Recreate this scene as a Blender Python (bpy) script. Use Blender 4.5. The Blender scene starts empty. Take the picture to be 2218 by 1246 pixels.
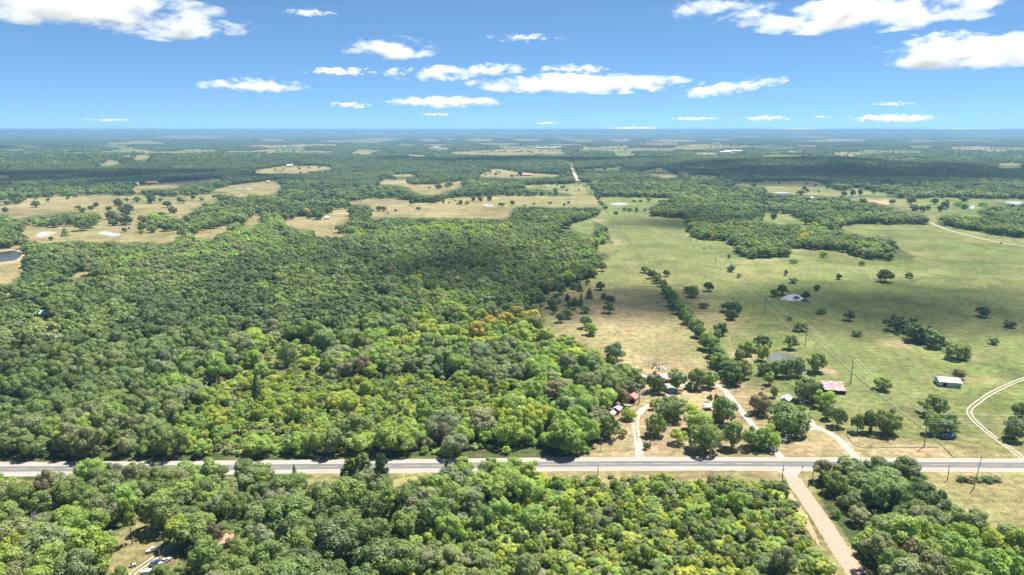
import bpy, bmesh, math, random
import numpy as np
from mathutils import Vector, Matrix, Euler

sc = bpy.context.scene
COL = sc.collection
R = math.radians

# ------------------------------------------------------------------ camera
H = 165.0                      # flying height above the highway, metres
F = 1526.4                     # focal length in pixels of the 2218 px wide photograph
CX, CY = 1109.0, 623.0
PITCH = math.atan((CY - 281.0) / F)
cam = bpy.data.objects.new('camera', bpy.data.cameras.new('camera'))
COL.objects.link(cam)
sc.camera = cam
cam.data.sensor_width = 36.0
cam.data.lens = 36.0 * F / 2218.0
cam.data.clip_start = 1.0
cam.data.clip_end = 250000.0
cam.location = (0, 0, H)
cam.rotation_euler = (math.pi / 2 - PITCH, 0, 0)

# ------------------------------------------------------------------ sky and sun
SUN_DIR = Vector((0.354, 0.281, 0.891)).normalized()
world = bpy.data.worlds.new('World')
sc.world = world
world.use_nodes = True
nt = world.node_tree
sky = nt.nodes.new('ShaderNodeTexSky')
sky.sky_type = 'NISHITA'
sky.sun_disc = False
sky.sun_elevation = math.asin(SUN_DIR.z)
sky.sun_rotation = math.atan2(SUN_DIR.x, SUN_DIR.y)
sky.altitude = 2000
sky.air_density = 0.42
sky.dust_density = 0.0
sky.ozone_density = 5.0
gm = nt.nodes.new('ShaderNodeGamma')               # the camera's softer rendering of the sky's range
gm.inputs[1].default_value = 0.6
tn = nt.nodes.new('ShaderNodeVectorMath')
tn.operation = 'MULTIPLY'
tn.inputs[1].default_value = (0.55, 0.82, 1.0)
nt.links.new(sky.outputs[0], gm.inputs[0])
nt.links.new(gm.outputs[0], tn.inputs[0])
nt.links.new(tn.outputs[0], nt.nodes['Background'].inputs[0])
nt.nodes['Background'].inputs[1].default_value = 0.112
sl = bpy.data.lights.new('sun', 'SUN')
sl.energy = 4.8
sl.angle = R(0.5)
sl.color = (1.0, 0.95, 0.86)
sun = bpy.data.objects.new('sun', sl)
COL.objects.link(sun)
sun.rotation_euler = SUN_DIR.to_track_quat('Z', 'Y').to_euler()
sc.view_settings.view_transform = 'Standard'
sc.view_settings.look = 'None'
sc.view_settings.gamma = 1.0
sc.view_settings.use_curve_mapping = False
sc.view_settings.exposure = 1.55
sc.cycles.max_bounces = 14
sc.cycles.diffuse_bounces = 3
sc.cycles.glossy_bounces = 2
sc.cycles.transmission_bounces = 4
sc.cycles.volume_bounces = 12
sc.cycles.caustics_reflective = False
sc.cycles.caustics_refractive = False

rng = np.random.default_rng(11)
random.seed(5)
cP, sP = math.cos(PITCH), math.sin(PITCH)


# ------------------------------------------------------------------ helpers
def ray(px, py):
    a, b = (px - CX) / F, -(py - CY) / F
    return (a, cP + b * sP, -sP + b * cP)


def W(px, py):
    """the ground point that the photograph shows at a pixel"""
    d = ray(px, py)
    t = H / -d[2]
    return (d[0] * t, d[1] * t)


def px_of(x, y, z=0.0):
    x, y, z = np.asarray(x, float), np.asarray(y, float), np.asarray(z, float) - H
    f = y * cP - z * sP
    u = y * sP + z * cP
    f = np.where(f < 1, 1, f)
    return CX + F * x / f, CY - F * u / f


def hgt(px, base, top):
    """height of an upright thing whose foot is at base and whose top reaches row top"""
    x, y = W(px, base)
    d = ray(px, top)
    return H + d[2] * (y / d[1])


def mpp(px, py):
    x, y = W(px, py)
    return (y * cP + H * sP) / F


def vnoise(x, y, seed=0):
    x = np.asarray(x, float); y = np.asarray(y, float)
    xi = np.floor(x).astype(np.int64); yi = np.floor(y).astype(np.int64)
    fx, fy = x - xi, y - yi
    fx = fx * fx * (3 - 2 * fx); fy = fy * fy * (3 - 2 * fy)

    def h(a, b):
        n = (a * 374761393 + b * 668265263 + seed * 974634541) & 0xffffffff
        n = ((n ^ (n >> 13)) * 1274126177) & 0xffffffff
        n = n ^ (n >> 16)
        return (n & 0xffff) / 65535.0
    a, b, c, d = h(xi, yi), h(xi + 1, yi), h(xi, yi + 1), h(xi + 1, yi + 1)
    return (a * (1 - fx) + b * fx) * (1 - fy) + (c * (1 - fx) + d * fx) * fy


def fbm(x, y, seed=0, o=4):
    s, a, t = 0.0, 1.0, 0.0
    for k in range(o):
        s = s + a * vnoise(x * 2 ** k, y * 2 ** k, seed + k * 17)
        t += a
        a *= 0.5
    return s / t


def pip(poly, x, y):
    p = np.asarray(poly, float)
    ins = np.zeros(np.shape(x), bool)
    j = len(p) - 1
    for i in range(len(p)):
        xi, yi, xj, yj = p[i, 0], p[i, 1], p[j, 0], p[j, 1]
        if yi != yj:
            ins ^= ((yi > y) != (yj > y)) & (x < (xj - xi) * (y - yi) / (yj - yi) + xi)
        j = i
    return ins


def tag(o, label=None, cat=None, group=None, kind=None):
    if label: o['label'] = label
    if cat: o['category'] = cat
    if group: o['group'] = group
    if kind: o['kind'] = kind
    return o


def empty(name, loc, rz=0.0):
    o = bpy.data.objects.new(name, None)
    COL.objects.link(o)
    o.location = loc
    o.rotation_euler = (0, 0, rz)
    o.empty_display_size = 0.5
    return o


def add(name, me, parent=None, loc=None):
    o = bpy.data.objects.new(name, me)
    COL.objects.link(o)
    if parent is not None: o.parent = parent
    if loc is not None: o.location = loc
    return o


class MB:
    def __init__(s):
        s.v, s.f = [], []

    def box(s, c, size, rz=0.0, taper=1.0):
        x, y, z = size[0] / 2, size[1] / 2, size[2] / 2
        n = len(s.v)
        ca, sa = math.cos(rz), math.sin(rz)
        for k in (-1, 1):
            t = taper if k > 0 else 1
            for (i, j) in ((-1, -1), (1, -1), (1, 1), (-1, 1)):
                a, b = i * x * t, j * y * t
                s.v.append((c[0] + a * ca - b * sa, c[1] + a * sa + b * ca, c[2] + k * z))
        s.f += [(n, n + 3, n + 2, n + 1), (n + 4, n + 5, n + 6, n + 7)]
        for i in range(4):
            j = (i + 1) % 4
            s.f.append((n + i, n + j, n + 4 + j, n + 4 + i))
        return s

    def tube(s, pts, rad, seg=6):
        pts = [Vector(p) for p in pts]
        n0 = len(s.v)
        for i, p in enumerate(pts):
            d = (pts[min(i + 1, len(pts) - 1)] - pts[max(i - 1, 0)]).normalized()
            a = d.orthogonal().normalized() if abs(d.z) < 0.9 else Vector((1, 0, 0))
            a = (a - d * a.dot(d)).normalized()
            b = d.cross(a)
            r = rad[i] if isinstance(rad, (list, tuple)) else rad
            for k in range(seg):
                t = 2 * math.pi * k / seg
                s.v.append(tuple(p + (a * math.cos(t) + b * math.sin(t)) * r))
        for i in range(len(pts) - 1):
            for k in range(seg):
                l = (k + 1) % seg
                s.f.append((n0 + i * seg + k, n0 + i * seg + l, n0 + (i + 1) * seg + l, n0 + (i + 1) * seg + k))
        s.f.append(tuple(n0 + k for k in range(seg))[::-1])
        e = n0 + (len(pts) - 1) * seg
        s.f.append(tuple(e + k for k in range(seg)))
        return s

    def poly(s, pts):
        n = len(s.v)
        s.v += [tuple(p) for p in pts]
        s.f.append(tuple(range(n, n + len(pts))))
        return s

    def prism(s, prof, y0, y1):
        """profile in x,z pushed along y"""
        n = len(s.v); k = len(prof)
        s.v += [(p[0], y0, p[1]) for p in prof] + [(p[0], y1, p[1]) for p in prof]
        s.f.append(tuple(range(n, n + k)))
        s.f.append(tuple(range(n + 2 * k - 1, n + k - 1, -1)))
        for i in range(k):
            j = (i + 1) % k
            s.f.append((n + j, n + i, n + k + i, n + k + j))
        return s

    def mesh(s, name, mat):
        me = bpy.data.meshes.new(name)
        me.from_pydata(s.v, [], s.f)
        me.materials.append(mat)
        me.update()
        return me

    def build(s, name, mat, parent=None, loc=None, bevel=0.0):
        me = s.mesh(name, mat)
        if bevel:
            bm = bmesh.new(); bm.from_mesh(me)
            bmesh.ops.recalc_face_normals(bm, faces=bm.faces)
            bmesh.ops.bevel(bm, geom=list(bm.edges), offset=bevel, segments=2, affect='EDGES')
            bm.to_mesh(me); bm.free()
        return add(name, me, parent, loc)


# ------------------------------------------------------------------ materials
def new_mat(name):
    m = bpy.data.materials.new(name)
    m.use_nodes = True
    return m, m.node_tree.nodes, m.node_tree.links


def N(ns, t, **kw):
    n = ns.new('ShaderNode' + t)
    for k, v in kw.items():
        setattr(n, k, v)
    return n


def mat(name, col, rough=0.8, vary=0.12, scale=1.5, metal=0.0, bump=0.0, spec=0.3):
    m, ns, L = new_mat(name)
    b = ns['Principled BSDF']
    b.inputs['Roughness'].default_value = rough
    b.inputs['Metallic'].default_value = metal
    b.inputs['Specular IOR Level'].default_value = spec
    tc = N(ns, 'TexCoord')
    no = N(ns, 'TexNoise')
    no.inputs['Scale'].default_value = scale
    no.inputs['Detail'].default_value = 5
    L.new(tc.outputs['Object'], no.inputs['Vector'])
    mr = N(ns, 'MapRange')
    mr.inputs[1].default_value, mr.inputs[2].default_value = 0.3, 0.7
    mr.inputs[3].default_value, mr.inputs[4].default_value = 1 - vary * 1.5, 1 + vary
    L.new(no.outputs[0], mr.inputs[0])
    mx = N(ns, 'VectorMath', operation='SCALE')
    mx.inputs[0].default_value = col[:3]
    L.new(mr.outputs[0], mx.inputs['Scale'])
    L.new(mx.outputs[0], b.inputs['Base Color'])
    if bump:
        bp = N(ns, 'Bump')
        bp.inputs['Strength'].default_value = bump
        bp.inputs['Distance'].default_value = 0.1
        L.new(no.outputs[0], bp.inputs['Height'])
        L.new(bp.outputs[0], b.inputs['Normal'])
    return m


def corrugated(name, col, axis=0, vary=0.1, patch=None):
    """ribbed sheet metal"""
    m, ns, L = new_mat(name)
    b = ns['Principled BSDF']
    b.inputs['Roughness'].default_value = 0.55
    tc = N(ns, 'TexCoord')
    wv = N(ns, 'TexWave')
    wv.bands_direction = 'XYZ'[axis]
    wv.inputs['Scale'].default_value = 1.2
    L.new(tc.outputs['Object'], wv.inputs['Vector'])
    bp = N(ns, 'Bump')
    bp.inputs['Strength'].default_value = 0.5
    L.new(wv.outputs['Fac'], bp.inputs['Height'])
    L.new(bp.outputs[0], b.inputs['Normal'])
    no = N(ns, 'TexNoise')
    no.inputs['Scale'].default_value = 0.35
    no.inputs['Detail'].default_value = 6
    L.new(tc.outputs['Object'], no.inputs['Vector'])
    mx = N(ns, 'Mix', data_type='RGBA')
    mr = N(ns, 'MapRange')
    if patch:
        mr.inputs[1].default_value, mr.inputs[2].default_value = 0.52, 0.6
        mx.inputs['B'].default_value = (*patch, 1)
    else:
        mr.inputs[1].default_value, mr.inputs[2].default_value = 0.3, 0.75
        mx.inputs['B'].default_value = (*[c * (1 - 3 * vary) for c in col], 1)
    L.new(no.outputs[0], mr.inputs[0])
    mx.inputs['A'].default_value = (*col, 1)
    L.new(mr.outputs[0], mx.inputs['Factor'])
    L.new(mx.outputs['Result'], b.inputs['Base Color'])
    return m


def foliage_mat(name, trans=0.3):
    m, ns, L = new_mat(name)
    ns.clear()
    out = N(ns, 'OutputMaterial')
    at = N(ns, 'Attribute', attribute_type='INSTANCER', attribute_name='tint')
    lv = N(ns, 'Attribute', attribute_type='GEOMETRY', attribute_name='leafv')
    sc_ = N(ns, 'VectorMath', operation='SCALE')
    L.new(at.outputs['Vector'], sc_.inputs[0])
    L.new(lv.outputs['Fac'], sc_.inputs['Scale'])
    df = N(ns, 'BsdfDiffuse')
    L.new(sc_.outputs[0], df.inputs['Color'])
    tm = N(ns, 'VectorMath', operation='MULTIPLY')
    tm.inputs[1].default_value = (1.25, 1.4, 0.6)
    L.new(sc_.outputs[0], tm.inputs[0])
    tr = N(ns, 'BsdfTranslucent')
    L.new(tm.outputs[0], tr.inputs['Color'])
    mx = N(ns, 'MixShader')
    mx.inputs[0].default_value = trans
    L.new(df.outputs[0], mx.inputs[1]); L.new(tr.outputs[0], mx.inputs[2])
    gl = N(ns, 'BsdfGlossy')
    gl.inputs['Roughness'].default_value = 0.45
    gl.inputs['Color'].default_value = (1, 1, 1, 1)
    m2 = N(ns, 'MixShader')
    m2.inputs[0].default_value = 0.01
    L.new(mx.outputs[0], m2.inputs[1]); L.new(gl.outputs[0], m2.inputs[2])
    L.new(m2.outputs[0], out.inputs['Surface'])
    return m


M_LEAF = foliage_mat('leaves', 0.42)
M_NEEDLE = foliage_mat('needles', 0.25)
M_BARK = mat('bark', (0.10, 0.075, 0.055), 0.95, 0.25, 3.0)
M_DEAD = mat('dead_wood', (0.42, 0.38, 0.36), 0.95, 0.2, 3.0)
M_POLE = mat('weathered_pole', (0.26, 0.24, 0.22), 0.9, 0.2, 2.0)
M_DPOLE = mat('tarred_pole', (0.09, 0.075, 0.06), 0.9, 0.2, 2.0)
M_WIRE = mat('line_wire', (0.62, 0.62, 0.62), 0.4, 0.05, metal=0.5)
M_STEEL = mat('galvanised_steel', (0.45, 0.46, 0.47), 0.5, 0.1, metal=0.6)
M_WHITE = mat('white_paint', (0.50, 0.50, 0.49), 0.6, 0.06)
M_RED = mat('barn_red_paint', (0.42, 0.035, 0.04), 0.75, 0.15)
M_SALMON = mat('faded_red_paint', (0.55, 0.19, 0.16), 0.8, 0.15)
M_DARK = mat('dark_opening', (0.015, 0.014, 0.013), 0.9, 0.1)
M_GLASS = mat('window_glass', (0.03, 0.04, 0.05), 0.1, 0.05, spec=0.8)
M_BLUE = mat('blue_paint', (0.045, 0.085, 0.17), 0.4, 0.1)
M_GREYP = mat('grey_paint', (0.28, 0.29, 0.31), 0.5, 0.1)
M_YEL = mat('yellow_plastic', (0.75, 0.62, 0.25), 0.5, 0.05)
M_BLUEPL = mat('blue_plastic', (0.22, 0.25, 0.60), 0.5, 0.05)
M_WOOD = mat('stained_timber', (0.16, 0.11, 0.075), 0.85, 0.2)
M_TYRE = mat('tyre_rubber', (0.02, 0.02, 0.02), 0.9, 0.1)
M_TAN = mat('tan_siding', (0.45, 0.33, 0.23), 0.8, 0.1)
M_ROOFW = corrugated('white_sheet_roof', (0.52, 0.52, 0.52), 0, 0.03)
M_ROOFG = corrugated('grey_sheet_roof', (0.36, 0.41, 0.45), 0, 0.08)
M_ROOFR = corrugated('faded_red_sheet_roof', (0.22, 0.090, 0.085), 0, 0.08, patch=(0.36, 0.28, 0.26))
M_ROOFS = corrugated('salmon_sheet_roof', (0.45, 0.16, 0.15), 0, 0.06)
M_ROOFB = mat('brown_shingles', (0.42, 0.22, 0.15), 0.9, 0.2, 4.0)
M_ROOFT = corrugated('turquoise_sheet_roof', (0.40, 0.66, 0.62), 0, 0.05)
M_BLUEROOF = corrugated('pale_blue_sheet_roof', (0.62, 0.78, 0.80), 0, 0.05)


def ground_mat():
    m, ns, L = new_mat('ground_cover')
    b = ns['Principled BSDF']
    b.inputs['Roughness'].default_value = 1.0
    b.inputs['Specular IOR Level'].default_value = 0.1
    at = N(ns, 'Attribute', attribute_type='GEOMETRY', attribute_name='cover')
    tc = N(ns, 'TexCoord')
    prev = None
    for i, (s, lo, hi, dist) in enumerate(((0.004, 0.80, 1.16, 1.5), (0.03, 0.74, 1.24, 0.8), (0.22, 0.68, 1.28, 0.3), (1.1, 0.62, 1.34, 0.0))):
        no = N(ns, 'TexNoise')
        no.inputs['Scale'].default_value = s
        no.inputs['Detail'].default_value = 4
        no.inputs['Distortion'].default_value = dist
        L.new(tc.outputs['Object'], no.inputs['Vector'])
        mr = N(ns, 'MapRange')
        mr.inputs[1].default_value, mr.inputs[2].default_value = 0.32, 0.68
        mr.inputs[3].default_value, mr.inputs[4].default_value = lo, hi
        L.new(no.outputs[0], mr.inputs[0])
        if prev is None:
            prev = mr.outputs[0]
        else:
            mu = N(ns, 'Math', operation='MULTIPLY')
            L.new(prev, mu.inputs[0]); L.new(mr.outputs[0], mu.inputs[1])
            prev = mu.outputs[0]
    # patches of a drier or greener sward
    n2 = N(ns, 'TexNoise')
    n2.inputs['Scale'].default_value = 0.05
    n2.inputs['Detail'].default_value = 6
    n2.inputs['Roughness'].default_value = 0.65
    L.new(tc.outputs['Object'], n2.inputs['Vector'])
    m2 = N(ns, 'MapRange')
    m2.inputs[1].default_value, m2.inputs[2].default_value = 0.35, 0.65
    L.new(n2.outputs[0], m2.inputs[0])
    hue = N(ns, 'Mix', data_type='RGBA')
    hue.inputs['A'].default_value = (0.92, 1.03, 0.9, 1)
    hue.inputs['B'].default_value = (1.07, 0.99, 1.0, 1)
    L.new(m2.outputs[0], hue.inputs['Factor'])
    wv = N(ns, 'TexWave', bands_direction='Y')
    wv.inputs['Scale'].default_value = 0.055
    wv.inputs['Distortion'].default_value = 7.0
    wv.inputs['Detail'].default_value = 3.0
    wv.inputs['Detail Scale'].default_value = 0.5
    L.new(tc.outputs['Object'], wv.inputs['Vector'])
    mw = N(ns, 'MapRange')
    mw.inputs[3].default_value, mw.inputs[4].default_value = 0.92, 1.05
    L.new(wv.outputs['Fac'], mw.inputs[0])
    mu = N(ns, 'Math', operation='MULTIPLY')
    L.new(prev, mu.inputs[0]); L.new(mw.outputs[0], mu.inputs[1])
    prev = mu.outputs[0]
    v1 = N(ns, 'VectorMath', operation='SCALE')
    L.new(at.outputs['Vector'], v1.inputs[0]); L.new(prev, v1.inputs['Scale'])
    v2 = N(ns, 'VectorMath', operation='MULTIPLY')
    L.new(v1.outputs[0], v2.inputs[0]); L.new(hue.outputs['Result'], v2.inputs[1])
    L.new(v2.outputs[0], b.inputs['Base Color'])
    return m


def road_mat(name, col, streak=0.12, scale=0.25, stretch=1.0):
    m, ns, L = new_mat(name)
    b = ns['Principled BSDF']
    b.inputs['Roughness'].default_value = 0.95
    b.inputs['Specular IOR Level'].default_value = 0.2
    tc = N(ns, 'TexCoord')
    mp = N(ns, 'Mapping')
    mp.inputs['Scale'].default_value = (scale / stretch, scale, scale)
    L.new(tc.outputs['Object'], mp.inputs['Vector'])
    no = N(ns, 'TexNoise')
    no.inputs['Scale'].default_value = 1
    no.inputs['Detail'].default_value = 7
    no.inputs['Roughness'].default_value = 0.65
    L.new(mp.outputs[0], no.inputs['Vector'])
    mr = N(ns, 'MapRange')
    mr.inputs[1].default_value, mr.inputs[2].default_value = 0.3, 0.7
    mr.inputs[3].default_value, mr.inputs[4].default_value = 1 - streak * 1.3, 1 + streak
    L.new(no.outputs[0], mr.inputs[0])
    v = N(ns, 'VectorMath', operation='SCALE')
    v.inputs[0].default_value = col
    L.new(mr.outputs[0], v.inputs['Scale'])
    L.new(v.outputs[0], b.inputs['Base Color'])
    return m


M_ASPH = road_mat('worn_asphalt', (0.128, 0.127, 0.130), 0.12, 0.3, 12)
M_WEAR = road_mat('tyre_worn_asphalt', (0.112, 0.111, 0.114), 0.2, 0.35, 14)
M_SHLD = road_mat('pale_shoulder_gravel', (0.267, 0.237, 0.206), 0.12, 0.4, 8)
M_DIRT = road_mat('red_dirt', (0.285, 0.207, 0.155), 0.10, 0.5, 1)
M_RUT = road_mat('packed_dirt', (0.298, 0.219, 0.166), 0.10, 0.5, 1)
M_BANK = road_mat('clay_bank', (0.267, 0.201, 0.122), 0.3, 0.35, 1)
M_TRACK = road_mat('pale_caliche', (0.316, 0.280, 0.225), 0.15, 0.6, 1)
M_CONC = road_mat('pale_concrete', (0.267, 0.255, 0.237), 0.12, 0.6, 1)
M_YLINE = road_mat('yellow_line_paint', (0.377, 0.286, 0.134), 0.1, 0.6, 1)
M_WLINE = road_mat('white_line_paint', (0.456, 0.450, 0.438), 0.08, 0.6, 1)


def water_mat(name, col, rough=0.22):
    m, ns, L = new_mat(name)
    b = ns['Principled BSDF']
    b.inputs['Base Color'].default_value = (*col, 1)
    b.inputs['Roughness'].default_value = rough
    b.inputs['IOR'].default_value = 1.33
    b.inputs['Specular IOR Level'].default_value = 0.8
    tc = N(ns, 'TexCoord')
    no = N(ns, 'TexNoise')
    no.inputs['Scale'].default_value = 0.8
    L.new(tc.outputs['Object'], no.inputs['Vector'])
    bp = N(ns, 'Bump')
    bp.inputs['Strength'].default_value = 0.08
    L.new(no.outputs[0], bp.inputs['Height'])
    L.new(bp.outputs[0], b.inputs['Normal'])
    return m


M_WATER = water_mat('silty_water', (0.34, 0.35, 0.35))
M_WATERM = water_mat('murky_water', (0.10, 0.10, 0.085), 0.08)
M_WATERD = water_mat('dark_water', (0.03, 0.035, 0.03))

# ------------------------------------------------------------------ land use, traced from the photograph onto the ground
# each entry: outline in photo pixels, dryness 0 green .. 1 tan
FIELDS = [
    # right-hand pastures with the homestead yard and the long mown strip
    ([(1262, 992), (1300, 962), (1345, 940), (1338, 915), (1315, 905), (1345, 868), (1385, 850), (1395, 835), (1385, 800), (1350, 778), (1305, 768), (1262, 738),
      (1205, 714), (1182, 692), (1165, 640), (1215, 626), (1265, 612), (1290, 592), (1302, 572), (1334, 558), (1300, 545), (1288, 530),
      (1300, 520), (1262, 505), (1212, 487), (1262, 481), (1300, 468), (1312, 452), (1292, 424), (1262, 397), (1276, 397), (1300, 418), (1420, 425),
      (1480, 432), (1545, 430), (1540, 398), (1680, 394), (1768, 393), (1830, 405), (1935, 420), (1960, 427), (2218, 432), (2700, 436), (2700, 992)], 0.22),
    ([(2005, 1036), (2700, 1036), (2700, 1230), (2218, 1148), (2160, 1112), (2110, 1085), (2055, 1055)], 0.65),
    ([(762, 440), (801, 430), (850, 432), (904, 439), (945, 440), (976, 429), (1020, 427), (1160, 423), (1292, 424), (1312, 450), (1120, 448), (1104, 472),
      (1090, 475), (960, 472), (845, 472), (760, 470), (740, 480), (705, 495), (738, 500), (735, 510), (690, 512), (686, 500), (640, 497), (613, 487), (640, 470),
      (667, 468), (668, 478), (700, 478), (705, 465), (735, 458), (762, 450)], 0.8),
    ([(820, 397), (838, 390), (890, 392), (945, 398), (1005, 393), (1000, 402), (975, 413), (950, 420), (920, 422), (890, 415), (880, 408), (855, 402)], 0.95),
    ([(1028, 383), (1060, 370), (1075, 366), (1120, 373), (1160, 376), (1240, 380), (1130, 386)], 0.9),
    ([(845, 379), (900, 377), (900, 382), (850, 384)], 0.7),
    ([(1133, 402), (1180, 400), (1260, 398), (1280, 421), (1235, 423), (1190, 420), (1150, 411)], 0.75),
    ([(965, 333), (1000, 328), (1100, 322), (1220, 318), (1226, 337), (1100, 339), (990, 338)], 0.9),
    ([(1240, 325), (1300, 318), (1370, 314), (1370, 320), (1480, 322), (1470, 328), (1250, 328)], 0.7),
    ([(1378, 375), (1430, 367), (1470, 380), (1480, 384), (1440, 384), (1410, 380)], 0.9),
    ([(1260, 369), (1345, 366), (1350, 372), (1270, 375)], 0.1),
    ([(1352, 411), (1425, 409), (1425, 416), (1352, 416)], 0.3),
    ([(1222, 322), (1228, 322), (1242, 365), (1252, 385), (1262, 398), (1250, 398), (1240, 375), (1232, 350)], 0.6),
    ([(-400, 450), (0, 446), (63, 430), (162, 424), (306, 423), (345, 427), (470, 424), (478, 432), (430, 440), (412, 455), (395, 468), (402, 480), (396, 505), (370, 524), (297, 524), (162, 522),
      (95, 526), (70, 510), (52, 492), (0, 488), (-400, 490)], 0.85),
    ([(-200, 538), (30, 538), (38, 528), (62, 533), (60, 547), (50, 560), (62, 580), (42, 600), (20, 614), (-200, 600)], 0.8),
    ([(130, 605), (185, 588), (205, 590), (160, 608)], 0.8), ([(20, 632), (45, 624), (45, 636), (15, 645)], 0.8),
    ([(461, 412), (500, 402), (560, 395), (608, 391), (608, 405), (600, 420), (540, 420), (530, 425), (480, 416)], 0.9),
    ([(540, 372), (610, 362), (700, 362), (735, 365), (672, 372), (660, 380), (620, 380), (620, 376), (580, 376)], 0.85),
    ([(530, 480), (572, 461), (570, 473), (548, 490), (525, 486)], 0.8),
    ([(418, 512), (455, 500), (500, 487), (502, 494), (460, 507), (442, 520)], 0.8),
    ([(205, 360), (260, 345), (345, 342), (345, 350), (270, 356), (235, 361)], 0.85),
    ([(-300, 380), (70, 379), (70, 384), (-300, 391)], 0.8),
    ([(270, 410), (300, 402), (340, 397), (470, 387), (492, 391), (420, 397), (400, 401), (375, 406), (330, 409)], 0.75),
    # the lived-in clearing at the lower left
    ([(225, 1500), (232, 1195), (262, 1150), (300, 1115), (318, 1090), (330, 1108), (345, 1150), (392, 1168), (388, 1185), (368, 1235), (340, 1330), (330, 1500)], 0.6),
    ([(85, 1075), (105, 1080), (98, 1112), (85, 1108)], 0.8),
    ([(72, 668), (120, 668), (120, 686), (72, 686)], 0.7),
    ([(20, 735), (60, 722), (64, 727), (30, 742)], 0.8),
    # highway verges that stay clear of trees in view
    ([(1180, 985), (1700, 985), (1700, 1040), (1640, 1036), (1560, 1028), (1500, 1030), (1400, 1026), (1320, 1030), (1250, 1033), (1195, 1025)], 0.7),
    ([(-300, 1000), (152, 1000), (142, 1028), (60, 1024), (0, 1022), (-300, 1026)], 0.6),
    ([(592, 1000), (742, 1000), (742, 1034), (700, 1040), (650, 1028), (600, 1014)], 0.6),
    ([(850, 1000), (958, 1000), (955, 1026), (900, 1034), (850, 1036)], 0.6),
    ([(1675, 1014), (1703, 1050), (1703, 1066), (1756, 1166), (1778, 1195), (1837, 1246), (1905, 1380), (1990, 1380), (1888, 1246), (1805, 1122), (1762, 1062), (1768, 1030), (1775, 1014)], 0.5),
    ([(2005, 985), (2700, 985), (2700, 1040), (2008, 1040)], 0.7),
]
for (x0, x1, y, h, dr) in [(305, 520, 298, 6, .9), (120, 160, 332, 6, .7), (770, 860, 302, 5, .8), (840, 870, 300, 4, .9), (900, 960, 304, 4, .5), (955, 985, 300, 6, .8), (1000, 1075, 303, 4, .9), (1100, 1180, 303, 4, .7),
                           (1235, 1290, 305, 4, .6), (1308, 1372, 303, 5, .8), (1460, 1630, 317, 5, .9), (1635, 1650, 320, 6, 1), (1700, 1762, 317, 4, .8), (1550, 1615, 331, 5, .9), (1935, 2040, 305, 4, .8),
                           (2110, 2165, 306, 3, .8), (2035, 2180, 321, 5, .8), (2115, 2185, 326, 4, .8), (1780, 1905, 331, 3, .9), (1930, 2030, 346, 6, .95), (1815, 1930, 352, 10, .6), (2030, 2180, 348, 4, .6), (2150, 2218, 364, 4, .5),
                           (1625, 1770, 340, 6, .15), (760, 840, 327, 5, .6), (850, 905, 314, 5, .2), (640, 740, 314, 3, .8), (385, 480, 326, 5, .5), (1370, 1480, 312, 4, .8), (640, 690, 298, 3, .8), (20, 70, 333, 3, .7),
                           (1560, 1680, 297, 3, .7), (180, 230, 298, 2, .7), (1520, 1600, 302, 3, .7), (1130, 1200, 317, 4, .3), (855, 935, 341, 5, .4), (470, 560, 330, 4, .5), (560, 600, 338, 4, .8), (1490, 1560, 384, 5, .4), (1180, 1260, 299, 3, .8),
                           (1700, 1850, 306, 2, .5), (2040, 2200, 296, 2, .6), (700, 900, 292, 2, .5), (1200, 1500, 292, 2, .5), (100, 400, 290, 1.5, .5)]:
    h = h * (1.7 if y < 322 else 1.35)
    FIELDS.append(([(x0, y), (x0 + (x1 - x0) * .3, y - h * .55), (x0 + (x1 - x0) * .7, y - h * .4), (x1, y - h * .2), (x1 - (x1 - x0) * .1, y + h * .4), (x0 + (x1 - x0) * .4, y + h * .5)], dr))

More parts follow.
